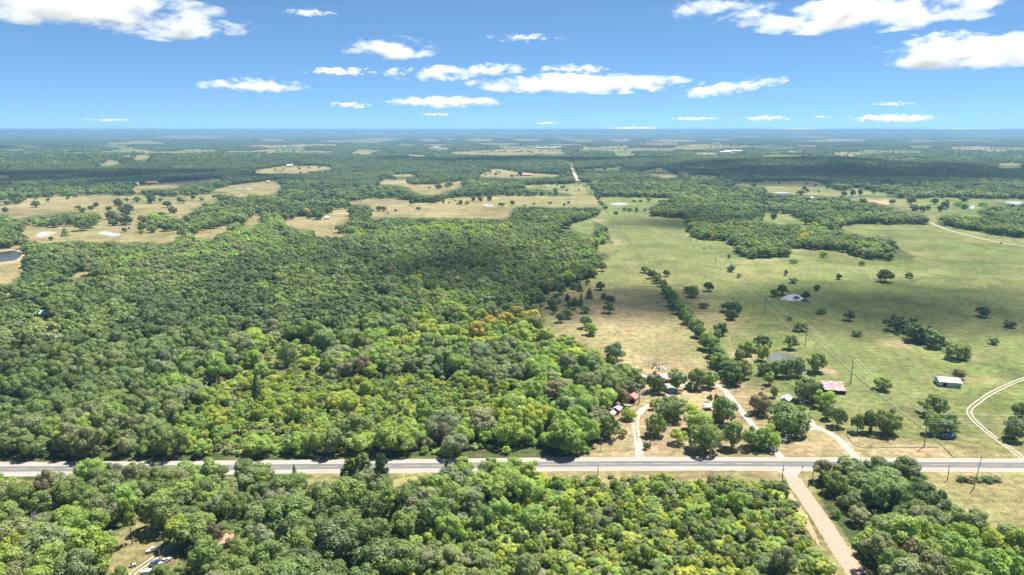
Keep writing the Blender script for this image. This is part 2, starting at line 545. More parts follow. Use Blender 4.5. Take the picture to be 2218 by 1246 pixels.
WOODS = [  # woods and tree belts standing inside the open land
    [(1478, 433), (1545, 431), (1661, 432), (1812, 430), (1895, 438), (1972, 457), (2017, 473), (2010, 487), (1888, 486), (1798, 488), (1738, 478), (1718, 463), (1651, 463), (1645, 480), (1545, 478), (1478, 474), (1405, 468), (1400, 455), (1425, 437)],
    [(1491, 480), (1545, 474), (1600, 478), (1645, 478), (1695, 485), (1768, 487), (1812, 494), (1885, 515), (1900, 510), (1935, 514), (1948, 536), (1978, 556), (1972, 564), (1905, 565), (1848, 557), (1815, 542), (1691, 541), (1708, 557), (1625, 561), (1598, 551), (1580, 523), (1511, 521), (1493, 500)],
    [(2032, 473), (2060, 464), (2118, 468), (2118, 452), (2150, 440), (2700, 440), (2700, 560), (2200, 514), (2150, 507), (2095, 499), (2060, 492), (2034, 489)],
    [(1478, 396), (1545, 398), (1660, 405), (1668, 426), (1600, 433), (1478, 433), (1435, 429)],
    [(1290, 406), (1345, 410), (1435, 411), (1437, 429), (1390, 429), (1292, 427)],
    [(1765, 393), (1830, 402), (1840, 413), (1800, 412), (1790, 404)],
    [(1872, 403), (1960, 405), (2000, 410), (1945, 420), (1880, 409)],
    [(1665, 419), (1780, 424), (1940, 424), (2000, 424), (2000, 430), (1665, 429)],
    [(1915, 688), (1945, 678), (1975, 680), (2000, 695), (2028, 712), (2045, 728), (2075, 735), (2100, 745), (2107, 772), (2090, 785), (2065, 777), (2040, 764), (2010, 752), (1985, 742), (1965, 724), (1935, 727), (1915, 720)],
    [(760, 442), (800, 441), (812, 452), (812, 464), (790, 470), (760, 470)],
    [(878, 386), (948, 386), (946, 400), (880, 400)],
    [(1290, 483), (1320, 490), (1322, 505), (1290, 507)], [(1283, 505), (1330, 508), (1334, 530), (1295, 529), (1283, 518)],
    [(1100, 411), (1165, 408), (1235, 419), (1235, 425), (1100, 425)],
    [(0, 423), (40, 424), (63, 430), (62, 440), (0, 446), (-100, 448), (-100, 425)],
    [(-400, 464), (0, 462), (80, 465), (150, 459), (215, 462), (226, 474), (205, 486), (150, 492), (60, 491), (0, 489), (-400, 490)],
    [(300, 464), (345, 457), (385, 466), (400, 476), (396, 498), (372, 500), (335, 492), (305, 484)], [(30, 380), (110, 378), (110, 393), (30, 390)],
    [(225, 345), (265, 347), (300, 352), (285, 356), (250, 353)],
]
for k in range(75):
    y = random.uniform(288.5, 336)
    x0 = random.uniform(-60, 2200)
    wd, h = random.uniform(30, 150), random.uniform(1.6, 4.5) * (.35 + (y - 285) / 40)
    FIELDS.append(([(x0, y), (x0 + wd * .25, y - h), (x0 + wd * .75, y - h * .7), (x0 + wd, y - h * .2), (x0 + wd * .85, y + h * .7), (x0 + wd * .4, y + h)], random.choice((.2, .6, .9, 1))))
FIELDS = [(np.array([W(*p) for p in poly]), dr) for poly, dr in FIELDS]
WOODS = [np.array([W(*p) for p in poly]) for poly in WOODS]
BRUSH = [np.array([W(*p) for p in poly]) for poly in (
    [(1170, 1042), (1300, 1030), (1500, 1030), (1690, 1038), (1700, 1070), (1755, 1170), (1835, 1250), (1900, 1390), (1250, 1390), (1120, 1230), (1060, 1150)],
    [(330, 985), (400, 890), (520, 800), (600, 740), (680, 740), (720, 830), (860, 815), (1010, 835), (1120, 860), (1120, 900), (1000, 940), (840, 955), (620, 978)],
    [(880, 1150), (1120, 1150), (1250, 1250), (1250, 1390), (850, 1390)])]


def in_fields(x, y, warp=1.0):
    d = np.hypot(x, y)
    a = np.clip(d * 0.010, 1.0, 110) * warp
    s = np.clip(d * 0.03, 5, 260)
    wx = x + a * (fbm(x / s, y / s, 3, 4) - .5) * 2
    wy = y + a * 1.6 * (fbm(x / s, y / s, 9, 4) - .5) * 2
    res = np.full(np.shape(x), -1.0)
    for poly, dr in FIELDS:
        lo, hi = poly.min(0), poly.max(0)
        m = (wx >= lo[0]) & (wx <= hi[0]) & (wy >= lo[1]) & (wy <= hi[1])
        if m.any():
            k = np.zeros_like(m)
            k[m] = pip(poly, wx[m], wy[m])
            res[k] = dr
    for poly in WOODS:
        lo, hi = poly.min(0), poly.max(0)
        m = (wx >= lo[0]) & (wx <= hi[0]) & (wy >= lo[1]) & (wy <= hi[1])
        if m.any():
            k = np.zeros_like(m)
            k[m] = pip(poly, wx[m], wy[m])
            res[k] = -1
    return res


def terrain(x, y):
    d = np.hypot(x, y)
    z = np.zeros_like(d)
    for (px, py, rx, ry, h) in ((1770, 368, 420, 300, 26), (2080, 362, 900, 400, 18), (1560, 358, 700, 350, 16), (1100, 335, 1500, 500, 12), (700, 352, 1500, 400, 14), (200, 345, 1300, 500, 18)):
        cx, cy = W(px, py)
        z = z + h * np.exp(-((x - cx) / rx) ** 2 - ((y - cy) / ry) ** 2)
    far = np.clip((d - 16000) / 25000, 0, 1)
    z = z + far * (fbm(x / 9000, y / 5000, 21, 3) - .35) * 90
    return z * np.clip((d - 1500) / 1200, 0, 1)


# ------------------------------------------------------------------ ground sheet
def make_ground():
    rings = [60.0]
    while rings[-1] < 60000:
        d = rings[-1]
        rings.append(d + min(d * 0.012, max(1.0, d * d / H * 0.0024)))
    rings = np.array(rings)
    az = np.concatenate([np.linspace(-180, -48, 23)[:-1], np.linspace(-48, 48, 420), np.linspace(48, 180, 23)[1:-1]])
    th = np.radians(az)
    D, T = np.meshgrid(rings, th, indexing='ij')
    X, Y = D * np.sin(T), D * np.cos(T)
    Z = terrain(X, Y)
    nr, na = X.shape
    idx = np.arange(nr * na).reshape(nr, na)
    a, b = idx[:-1, :], idx[1:, :]
    q = np.stack([a, np.roll(a, -1, 1), np.roll(b, -1, 1), b], -1).reshape(-1, 4)
    v = np.stack([X, Y, Z], -1).reshape(-1, 3)
    # close the middle under the drone
    v = np.vstack([v, [[0, 0, 0]]])
    c = len(v) - 1
    tri = np.stack([np.full(na, c), np.roll(idx[0], -1), idx[0]], -1)
    me = bpy.data.meshes.new('ground')
    nq, ntr = len(q), len(tri)
    me.vertices.add(len(v)); me.vertices.foreach_set('co', v.astype(np.float32).ravel())
    me.loops.add(nq * 4 + ntr * 3)
    me.loops.foreach_set('vertex_index', np.concatenate([q[:, ::-1].ravel(), tri[:, ::-1].ravel()]).astype(np.int32))
    me.polygons.add(nq + ntr)
    ls = np.concatenate([np.arange(nq) * 4, nq * 4 + np.arange(ntr) * 3])
    me.polygons.foreach_set('loop_start', ls.astype(np.int32))
    me.update(calc_edges=True)
    x, y = v[:, 0], v[:, 1]
    fd = np.maximum(in_fields(x, y), np.where(np.hypot(x, y) < 900, in_fields(x * H / (H - 9), y * H / (H - 9)), -1))
    d = np.hypot(x, y)
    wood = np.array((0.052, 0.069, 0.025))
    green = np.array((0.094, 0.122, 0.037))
    tan = np.array((0.205, 0.165, 0.087))
    bare = np.array((0.274, 0.202, 0.134))
    s = np.clip(d * 0.05, 12, 400)
    dry = np.clip(fd, 0, 1) + (fbm(x / 35, y / 35, 5, 4) - .5) * 0.5 + (fbm(x / 160, y / 90, 6, 3) - .5) * .55 + np.clip(d / 1500 - .6, 0, 1) * (fbm(x / 420, y / 300, 15, 4) - .55) * 1.1
    bar = np.zeros(len(x))
    px, py = px_of(x, y)
    for (cx, cy, rx, ry, dv, wt) in PATCHES:
        X0, Y0 = W(cx, cy)
        X1 = W(cx + rx, cy)[0]
        Y1 = W(cx, cy - ry)[1]
        g = np.exp(-(((x - X0) / (X1 - X0)) ** 2 + ((y - Y0) / (Y1 - Y0)) ** 2) ** 1.5) * wt
        g = np.clip(g * (0.55 + 0.9 * fbm(x / 9, y / 9, 31, 4)), 0, 1)
        if dv > 1:
            bar = np.maximum(bar, g)
        else:
            dry = dry * (1 - g) + dv * g
    dry = np.clip(dry, 0, 1)[:, None]
    col = green * (1 - dry) + tan * dry
    bar = bar[:, None]
    col = col * (1 - bar) + bare * bar
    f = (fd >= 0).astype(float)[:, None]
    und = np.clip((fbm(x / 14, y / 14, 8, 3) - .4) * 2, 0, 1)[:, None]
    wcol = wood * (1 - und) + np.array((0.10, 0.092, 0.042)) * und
    bsh = np.zeros(len(x))
    for p in BRUSH: bsh = np.maximum(bsh, pip(p, x, y))
    bsh = bsh[:, None]
    wcol = wcol * (1 - bsh) + bsh * (np.array((0.115, 0.130, 0.036)) * (1 - und) + np.array((0.19, 0.165, 0.075)) * und)
    loose = ((px < 820) & (py > 405) & (py < 525) & (y > 100)).astype(float) * np.clip((fbm(x / 60, y / 60, 19, 3) - .35) * 3, 0, 1)
    wcol = wcol * (1 - loose[:, None]) + tan * .95 * loose[:, None]
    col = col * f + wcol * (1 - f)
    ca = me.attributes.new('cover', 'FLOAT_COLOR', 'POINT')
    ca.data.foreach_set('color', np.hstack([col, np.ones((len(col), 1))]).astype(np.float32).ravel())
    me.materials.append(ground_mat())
    o = add('ground', me)
    tag(o, kind='structure')
    return o


# (photo centre, half size in photo pixels, dryness, or 2 for bare soil, weight)
PATCHES = [
    (1450, 940, 330, 70, 0.95, 1.0), (1480, 850, 200, 45, 0.95, 1.0), (1440, 940, 260, 60, 2, .62), (1480, 850, 170, 40, 2, .55), (1420, 792, 120, 26, 2, .45), (1420, 790, 130, 30, 0.9, 1.0), (1340, 690, 170, 60, 0.85, 1.0), (1340, 690, 120, 50, 2, .3), (1400, 610, 60, 60, 0.55, 0.9), (1300, 640, 70, 20, 0.85, .9),
    (1800, 960, 120, 30, 0.92, 1.0), (1790, 965, 90, 24, 2, .5), (1950, 976, 120, 14, 2, .6), (1960, 975, 140, 18, 0.95, 1.0), (2150, 975, 120, 18, 0.85, .8), (1590, 880, 60, 50, 0.9, .9), (1440, 1000, 900, 9, 0.75, 1.0), (1450, 1028, 300, 7, 0.75, .9),
    (1620, 880, 40, 20, .9, .8), (1560, 690, 60, 25, .85, .8), (1500, 640, 40, 18, .85, .8), (1460, 475, 90, 10, .55, .7), (1560, 512, 120, 8, .75, .8), (1900, 550, 200, 12, .5, .8),
    (1415, 783, 22, 3, 0.0, 1.0), (1680, 775, 60, 14, .7, .8), (1610, 770, 25, 12, 2, .8), (1795, 805, 16, 8, 2, 1.0), (1945, 745, 45, 10, 2, .45), (2085, 775, 30, 9, 2, .5), (1740, 648, 40, 10, .7, .6),
    (1650, 565, 60, 6, 2, .35), (1730, 540, 40, 4, 2, .5), (2140, 700, 60, 12, .8, .7), (2150, 825, 60, 10, .75, .6), (1900, 438, 50, 6, 2, 1.0), (1640, 406, 20, 3, 2, 1.0), (1300, 478, 14, 6, 2, .5), (1320, 525, 16, 6, .9, .9), (1336, 523, 14, 4, 2, .6),
    (1345, 441, 22, 5, .6, .7), (1050, 444, 30, 6, .6, .7), (300, 508, 70, 14, .75, .7), (40, 545, 40, 10, 2, .6), (1830, 780, 130, 60, 0.1, .8), (1950, 830, 120, 40, .25, .8), (2000, 650, 200, 60, 0.15, .9),
    (1600, 520, 100, 30, 0.2, .8), (1250, 495, 40, 14, 0.05, .9), (1420, 540, 80, 20, .25, .6), (1330, 570, 45, 30, .3, .8), (1720, 840, 60, 30, .1, .8), (1990, 1030, 60, 8, .5, .5), (2140, 1030, 120, 6, .5, .9), (2150, 1080, 120, 40, .75, .8),
    (2150, 795, 70, 10, 0.0, .8), (1900, 890, 100, 25, .4, .8), (2120, 910, 80, 40, .35, .7), (1730, 915, 40, 20, .8, .8), (290, 1210, 60, 30, .75, .9), (1380, 870, 40, 14, .9, .9), (1230, 425, 80, 10, .6, .6), (1200, 437, 100, 8, .45, .6), (900, 455, 150, 10, .85, .7),
]
ground = make_ground()

# ------------------------------------------------------------------ roads
def smooth(pts, n=12):
    """Catmull-Rom through ground points"""
    p = [Vector((*q, 0)) for q in pts]
    p = [p[0] * 2 - p[1]] + p + [p[-1] * 2 - p[-2]]
    out = []
    for i in range(1, len(p) - 2):
        for k in range(n):
            t = k / n
            a, b, c, d = p[i - 1], p[i], p[i + 1], p[i + 2]
            out.append(0.5 * ((2 * b) + (c - a) * t + (2 * a - 5 * b + 4 * c - d) * t * t + (3 * b - a - 3 * c + d) * t ** 3))
    out.append(p[-2])
    return out


def ribbon(name, path, lo, hi, z, m, kind='structure', parent=None, wob=0.0):
    """flat strip between the offsets lo and hi (metres to the right of the path)"""
    b = MB()
    n = len(path)
    L, Rr = [], []
    for i, p in enumerate(path):
        d = (path[min(i + 1, n - 1)] - path[max(i - 1, 0)]).normalized()
        nrm = Vector((d.y, -d.x, 0))
        l = lo(i / (n - 1)) if callable(lo) else lo
        h = hi(i / (n - 1)) if callable(hi) else hi
        w1 = wob * (random.random() - .5)
        w2 = wob * (random.random() - .5)
        L.append(p + nrm * (l + w1)); Rr.append(p + nrm * (h + w2))
    for q in L: b.v.append((q.x, q.y, z))
    for q in Rr: b.v.append((q.x, q.y, z))
    for i in range(n - 1):
        b.f.append((i, n + i, n + i + 1, i + 1))
    o = b.build(name, m, parent)
    if kind and parent is None: tag(o, kind=kind)
    return o


HW = smooth([W(*p) for p in ((-900, 1018), (-400, 1018), (75, 1016), (700, 1011), (1350, 1005), (1650, 1005), (2199, 1008), (2700, 1010), (3200, 1011))], 24)
ribbon('highway_shoulder', HW, -7.6, 7.6, 0.03, M_SHLD, wob=0.6)
ribbon('highway', HW, -3.7, 3.7, 0.05, M_ASPH)
ribbon('edge_line', HW, -3.42, -3.12, 0.06, M_WLINE)
ribbon('edge_line', HW, 3.12, 3.42, 0.06, M_WLINE)
for off in (-2.7, -1.1, 1.1, 2.7):
    ribbon('tyre_path', HW, off - .42, off + .42, 0.055, M_WEAR, wob=.12)
L0 = [0.0]
for i in range(1, len(HW)): L0.append(L0[-1] + (HW[i] - HW[i - 1]).length)


def hw_at(s):
    i = int(np.searchsorted(L0, s)) - 1
    i = max(0, min(i, len(HW) - 2))
    return HW[i].lerp(HW[i + 1], (s - L0[i]) / (L0[i + 1] - L0[i]))


s = 0.0
while s < L0[-1] - 10:
    x, _ = px_of(*hw_at(s)[:2])
    if -100 < x < 2320 and not (1690 < x < 1722):
        ribbon('centre_line', [hw_at(s), hw_at(s + 4.5), hw_at(s + 9.0)], -0.16, 0.16, 0.06, M_YLINE)
    s += 14.0

ap = MB().poly([(*W(*p), 0.036) for p in ((1640, 1015), (1675, 1017), (1697, 1028), (1707, 1046), (1712, 1058), (1736, 1055), (1732, 1040), (1727, 1030), (1738, 1019), (1775, 1014), (1775, 1008), (1640, 1008))]).build('junction_apron', M_SHLD)
tag(ap, kind='structure')
DR = smooth([W(*p) for p in ((1718, 1034), (1726, 1050), (1776, 1122), (1826, 1200), (1857, 1246), (1930, 1370), (2010, 1520))], 14)
ribbon('dirt_road', DR, -3.9, 3.9, 0.045, M_DIRT, wob=0.5)
BK = smooth([W(*p) for p in ((1706, 1058), (1722, 1088), (1745, 1128), (1768, 1168), (1790, 1200))], 10)
ribbon('clay_bank', BK, lambda t: -1.8 * math.sin(math.pi * min(1, t * 1.1 + .05)), lambda t: 2.2 * math.sin(math.pi * min(1, t + .08)), 0.04, M_BANK, wob=0.9)
for off in (-1.15, 1.05):
    ribbon('wheel_rut', DR, off - 0.55, off + 0.55, 0.05, M_RUT, wob=0.3)


def track(name, pts, off=0.95, w=0.85, m=M_TRACK, n=10):
    p = smooth([W(*q) for q in pts], n)
    for sgn in (-1, 1):
        ribbon(name, p, sgn * off - w / 2, sgn * off + w / 2, 0.05, m, wob=0.22)


ribbon('driveway', smooth([W(*q) for q in ((1385, 992), (1384, 975), (1382, 955))], 6), -2.2, 2.2, 0.045, M_CONC, wob=.2)
track('driveway_track', [(1382, 956), (1378, 935), (1376, 915), (1382, 896), (1396, 884)], 1.15, 1.35)
ribbon('driveway', smooth([W(*q) for q in ((1384, 897), (1392, 886), (1404, 880), (1413, 876))], 6), -1.6, 2.2, 0.044, M_CONC, wob=.3)
ribbon('driveway', smooth([W(*q) for q in ((1458, 832), (1452, 842), (1449, 858))], 6), -3.2, 3.0, 0.044, M_CONC, wob=.3)
ribbon('driveway', smooth([W(*q) for q in ((1440, 836), (1470, 834), (1500, 833), (1530, 832))], 6), -4.2, 3.4, 0.04, M_TRACK, wob=.6)
ribbon('driveway', smooth([W(*q) for q in ((1540, 833), (1562, 839), (1580, 858), (1597, 880), (1618, 905), (1640, 932), (1662, 958), (1682, 980), (1694, 993))], 8), -2.0, 2.0, 0.045, M_CONC, wob=.4)
ribbon('driveway', smooth([W(*q) for q in ((1752, 908), (1762, 922), (1780, 930), (1802, 941), (1822, 957), (1840, 975), (1853, 990), (1858, 996))], 8), lambda t: -2.0 - 3 * max(0, t - .85) * 6, lambda t: 2.0 + 3 * max(0, t - .85) * 6, 0.045, M_TRACK, wob=.5)
ribbon('driveway', smooth([W(*q) for q in ((1690, 956), (1705, 945), (1730, 938), (1755, 930), (1775, 930))], 8), -1.5, 1.5, 0.043, M_CONC, wob=.4)
track('farm_track', [(2300, 795), (2218, 820), (2175, 838), (2140, 856), (2112, 876), (2100, 888), (2102, 900), (2118, 918), (2150, 945), (2185, 970), (2218, 994)], 1.1, 0.95)
track('farm_track', [(2016, 483), (2032, 490), (2060, 500), (2110, 513), (2160, 524), (2218, 534), (2300, 548)], 1.3, 2.0)
track('clearing_track', [(270, 1262), (290, 1240), (315, 1222), (345, 1202), (372, 1186), (392, 1170)], 1.0, 0.8)
ribbon('driveway', smooth([W(*q) for q in ((358, 1193), (372, 1180), (392, 1168))], 6), -1.6, 1.6, 0.043, M_TRACK, wob=.4)
ribbon('section_road', smooth([W(*q) for q in ((1222, 321), (1228, 336), (1236, 352), (1246, 374), (1258, 394))], 8), -14, 14, 3.0, M_TRACK, wob=3)


M_WEED = road_mat('rank_grass', (0.075, 0.100, 0.030), 0.35, 0.5, 1)
M_TRAIL = road_mat('trodden_grass', (0.165, 0.150, 0.078), 0.3, 0.3, 1)
for nm, mt, wd, pts in (
        ('fence_line_weeds', M_WEED, .7, ((1640, 630), (1750, 726), (1872, 830), (1949, 892), (2005, 934), (2047, 972), (2066, 992))),
        ('fence_line_weeds', M_WEED, .5, ((1830, 940), (1861, 968), (1940, 969), (2035, 969))),
        ('fence_line_weeds', M_WEED, 1.6, ((1310, 455), (1340, 490), (1375, 540), (1400, 580))),
        ('fence_line_weeds', M_WEED, 1.3, ((1985, 566), (2020, 575), (2060, 590), (2090, 598))),
        ('fence_line_weeds', M_WEED, 1.0, ((2130, 790), (2160, 797), (2190, 804), (2260, 812))),
        ('cattle_trail', M_TRAIL, .45, ((1486, 590), (1540, 650), (1575, 720), (1585, 760))),
        ('cattle_trail', M_TRAIL, .5, ((1545, 585), (1600, 610), (1660, 660), (1700, 700), (1760, 760))),
        ('cattle_trail', M_TRAIL, .45, ((1700, 655), (1790, 690), (1900, 730), (1990, 790), (2030, 840))),
        ('cattle_trail', M_TRAIL, .45, ((1860, 560), (1900, 620), (1960, 690), (2060, 750), (2218, 770))),
        ('cattle_trail', M_TRAIL, .4, ((1215, 640), (1225, 690), (1260, 725), (1320, 745)))):
    ribbon(nm, smooth([W(*q) for q in pts], 14), -wd, wd, 0.035, mt, wob=wd * .9)


# ------------------------------------------------------------------ ponds
def pond(pts, m, z=0.07, bank=None):
    b = MB()
    p = [Vector((*W(*q), 0)) for q in pts]
    n = len(p)
    ring = []
    for i in range(n):
        for k in range(4):
            t = k / 4
            a, q, c, d = p[i - 1], p[i], p[(i + 1) % n], p[(i + 2) % n]
            ring.append(0.5 * ((2 * q) + (c - a) * t + (2 * a - 5 * q + 4 * c - d) * t * t + (3 * q - a - 3 * c + d) * t ** 3))
    b.poly([(v.x, v.y, z) for v in ring])
    o = b.build('pond', m)
    tag(o, kind='structure')
    if bank:
        c = sum(ring, Vector()) / len(ring)
        b = MB()
        k = len(ring)
        for v in ring: b.v.append((v.x, v.y, z - 0.02))
        for v in ring:
            w = c + (v - c) * (1.25 + 0.15 * random.random())
            b.v.append((w.x, w.y, z - 0.04))
        for i in range(k):
            j = (i + 1) % k
            b.f.append((i, j, k + j, k + i))
        tag(b.build('pond_bank', bank), kind='structure')


pond([(1690, 648), (1705, 640), (1725, 638), (1740, 646), (1733, 652), (1712, 652)], M_WATER)
pond([(1662, 780), (1667, 768), (1680, 764), (1700, 766), (1722, 772), (1740, 790), (1748, 806), (1738, 812), (1720, 800), (1690, 786)], M_WATERM)
pond([(80, 510), (88, 504), (105, 503), (118, 505), (100, 511), (88, 514)], M_WATER, bank=M_BANK)
pond([(212, 505), (228, 502), (250, 505), (262, 508), (250, 512), (232, 510)], M_WATER)
pond([(-60, 552), (0, 546), (30, 543), (45, 549), (42, 558), (20, 566), (-60, 570)], M_WATERD, bank=M_BANK)
pond([(1046, 445), (1052, 442), (1064, 443), (1070, 446), (1060, 448)], M_WATER)
pond([(1326, 443), (1332, 440), (1350, 440), (1358, 442), (1345, 444)], M_WATER, bank=M_BANK)
pond([(510, 410), (518, 408), (526, 409), (520, 410)], M_WATER)
pond([(532, 410), (540, 408), (546, 409), (540, 411)], M_WATER)
pond([(1676, 418), (1690, 416), (1710, 417), (1695, 419)], M_WATER)
pond([(2100, 451), (2106, 445), (2110, 447), (2110, 452)], M_WATER)
pond([(2176, 438), (2190, 436), (2216, 438), (2206, 443), (2190, 441)], M_WATER)
pond([(1895, 438), (1905, 435), (1920, 434), (1930, 440), (1915, 443)], M_BANK)

# ------------------------------------------------------------------ tree forms
def leaf_mesh(name, pos, nrm, size, val, m, rs, extra=None):
    n = len(pos)
    rnd = rs.normal(size=(n, 3))
    t = np.cross(nrm, rnd); t /= np.linalg.norm(t, axis=1)[:, None] + 1e-9
    b = np.cross(nrm, t)
    s = size[:, None]
    asp = rs.uniform(.6, 1.0, n)[:, None]
    v = np.stack([pos - t * s - b * s * asp, pos + t * s * .8 - b * s * asp * .6, pos + t * s + b * s * asp, pos - t * s * .7 + b * s * asp * .8], 1).reshape(-1, 3)
    f = np.arange(n * 4).reshape(n, 4)
    vals = np.repeat(val, 4)
    mats = np.zeros(n, int)
    faces = f.tolist()
    if extra is not None:
        ev, ef = extra
        k = len(v)
        v = np.vstack([v, np.array(ev)])
        faces += [tuple(i + k for i in q) for q in ef]
        vals = np.concatenate([vals, np.ones(len(ev))])
        mats = np.concatenate([mats, np.ones(len(ef), int)])
    me = bpy.data.meshes.new(name)
    me.from_pydata(v.tolist(), [], faces)
    at = me.attributes.new('leafv', 'FLOAT', 'POINT')
    at.data.foreach_set('value', vals.astype(np.float32))
    me.materials.append(m)
    me.materials.append(M_BARK)
    me.polygons.foreach_set('material_index', mats.astype(np.int32))
    me.update()
    return me


def lobes_broad(rs, n, base=0.22, flat=1.0):
    """lobe centres and radii in a crown 1 wide and 1 high"""
    out = [(np.array((0, 0, base + (1 - base) * .5)), 0.27)]
    while len(out) < n:
        p = rs.normal(size=3); p /= np.linalg.norm(p)
        p *= rs.uniform(.5, 1) ** .4
        r = rs.uniform(.09, .20)
        c = np.array((p[0] * (.52 - r * .8), p[1] * (.52 - r * .8), base + (1 - base) * .5 + p[2] * ((1 - base) * .5 - r * .75)))
        if p[2] < -.5 and rs.random() < .6: continue
        out.append((c, r))
    return out


def crown_pts(rs, lobes, n, jit=0.38, zs=1.0, low=-0.8):
    C = np.array([l[0] for l in lobes]); Rr = np.array([l[1] for l in lobes])
    P, Q, V = [], [], []
    got = 0
    lv = rs.uniform(.88, 1.12, len(lobes))
    while got < n:
        k = rs.choice(len(lobes), size=n, p=Rr ** 2 / (Rr ** 2).sum())
        d = rs.normal(size=(n, 3)); d /= np.linalg.norm(d, axis=1)[:, None]
        ok = d[:, 2] > low
        rad = rs.uniform(.72, 1.04, n)
        p = C[k] + d * (Rr[k] * rad)[:, None] * np.array((1, 1, zs))
        for j in range(len(lobes)):
            inside = (np.linalg.norm(p - C[j], axis=1) < Rr[j] * .72)
            ok &= ~inside
        q = d + rs.normal(size=(n, 3)) * jit * .6 + np.array((0, 0, .22))
        q /= np.linalg.norm(q, axis=1)[:, None]
        P.append(p[ok]); Q.append(q[ok]); V.append((lv[k] * rs.uniform(.86, 1.14, n))[ok])
        got += ok.sum()
    return np.vstack(P)[:n], np.vstack(Q)[:n], np.concatenate(V)[:n]


def trunk_mb(rs, top=0.55, r=0.03, limbs=4, spread=.28, lean=.0):
    b = MB()
    b.tube([(0, 0, -0.02), (lean * .3, 0, top * .35), (lean * .7, 0.01, top * .7), (lean, .01, top)], [r * 1.35, r, r * .75, r * .45], 7)
    for k in range(limbs):
        a = 2 * math.pi * (k + rs.random()) / limbs
        z0 = top * rs.uniform(.3, .7)
        e = (math.cos(a) * spread, math.sin(a) * spread, z0 + rs.uniform(.18, .34))
        b.tube([(lean * .5, 0, z0), (e[0] * .55, e[1] * .55, z0 + (e[2] - z0) * .4), e], [r * .6, r * .42, r * .15], 5)
    return b


def broad(seed, n, leaf, lob, base=.2):
    rs = np.random.default_rng(seed)
    lo = lobes_broad(rs, lob, base)
    p, q, v = crown_pts(rs, lo, n)
    return rs, p, q, v, rs.uniform(.65, 1.3, n) * leaf


def two(name, seed, kind, n, leaf, lob):
    """trunk mesh, crown mesh and both in one for a tree form"""
    rs = np.random.default_rng(seed)
    if kind == 'broad':
        rs, p, q, v, s = broad(seed, n, leaf, lob, rs.uniform(.02, .16)); tb = trunk_mb(rs, .6, .028); m = M_LEAF
    elif kind == 'yard':
        rs, p, q, v, s = broad(seed, n, leaf, lob, rs.uniform(-.04, .1)); tb = trunk_mb(rs, .6, .026); m = M_LEAF
        p[:, 2] = np.maximum(p[:, 2], 0.02)
    elif kind == 'shrub':
        rs, p, q, v, s = broad(seed, n, leaf, lob, -.08); tb = trunk_mb(rs, .5, .022, 3); m = M_LEAF
        p[:, 2] = np.maximum(p[:, 2], 0.01)
    elif kind == 'pine':
        lo = []
        for i in range(lob):
            z = .42 + .55 * (i + rs.random()) / lob
            rr = (1.05 - z) * .75 + .05
            a = rs.random() * 6.28
            k = rs.uniform(.3, 1) * rr
            lo.append((np.array((math.cos(a) * k * .8, math.sin(a) * k * .8, z)), rs.uniform(.10, .16)))
        p, q, v = crown_pts(rs, lo, n, .8, .45); s = rs.uniform(.65, 1.3, n) * leaf; m = M_NEEDLE
        tb = trunk_mb(rs, .95, .022, 5, .2)
    elif kind == 'cedar':
        z = rs.uniform(.02, 1, n) ** 1.25
        a = rs.random(n) * 6.28
        bump = 1 + .18 * np.sin(a * 5 + z * 30) + rs.normal(size=n) * .08
        rr = (1 - z) ** .75 * .5 * bump
        p = np.stack([np.cos(a) * rr, np.sin(a) * rr, z], 1)
        q = np.stack([np.cos(a), np.sin(a), np.full(n, .5)], 1) + rs.normal(size=(n, 3)) * .4
        q /= np.linalg.norm(q, axis=1)[:, None]
        v = rs.uniform(.7, 1.2, n); s = rs.uniform(.65, 1.3, n) * leaf; m = M_NEEDLE
        tb = trunk_mb(rs, .8, .03, 0)
    crown = leaf_mesh(name + '_crown', p, q, s, v, m, rs)
    trunk = tb.mesh(name + '_trunk', M_BARK)
    return trunk, crown, (p, q, s, v, m, rs, tb)


def merged(name, parts):
    p, q, s, v, m, rs, tb = parts
    me = leaf_mesh(name, p, q, s, v, m, rs, (tb.v, tb.f))
    return me


def dead_mesh(seed):
    rs = np.random.default_rng(seed)
    b = MB()
    b.tube([(0, 0, -.02), (.02, 0, .3), (-.02, .02, .6), (.02, 0, .92)], [.035, .028, .018, .006], 6)
    br = MB()
    for k in range(13):
        a = rs.random() * 6.28
        z0 = rs.uniform(.25, .85)
        L = rs.uniform(.25, .48) * (1.2 - z0)
        e = np.array((math.cos(a) * L, math.sin(a) * L, z0 + rs.uniform(.1, .25)))
        mid = np.array((e[0] * .5, e[1] * .5, z0 + (e[2] - z0) * .35))
        br.tube([(0, 0, z0), tuple(mid), tuple(e)], [.016, .011, .004], 5)
        for j in range(4):
            o = mid + (e - mid) * rs.random()
            g = o + rs.normal(size=3) * .09 + np.array((0, 0, .08))
            br.tube([tuple(o), tuple(g)], [.007, .0025], 4)
    return b.mesh('dead_trunk', M_DEAD), br.mesh('dead_branches', M_DEAD)


FORMS = {}
for i in range(14): FORMS['broad', i] = two('broadleaf', 100 + i, 'broad', 4200, .021, 20 + i % 4 * 4)
for i in range(7): FORMS['yard', i] = two('yard_tree', 150 + i, 'yard', 4200, .021, 24 + i % 3 * 4)
for i in range(5): FORMS['shrub', i] = two('shrub', 200 + i, 'shrub', 2000, .028, 20)
for i in range(3): FORMS['pine', i] = two('pine', 300 + i, 'pine', 1500, .03, 15)
for i in range(2): FORMS['cedar', i] = two('cedar', 400 + i, 'cedar', 900, .04, 0)
for i in range(3): FORMS['dead', i] = (*dead_mesh(500 + i), None)

proto = bpy.data.collections.new('tree_forms')
PID = {}


def reg(key, me):
    PID[key] = len(PID)
    o = bpy.data.objects.new('form_%03d' % PID[key], me)
    proto.objects.link(o)


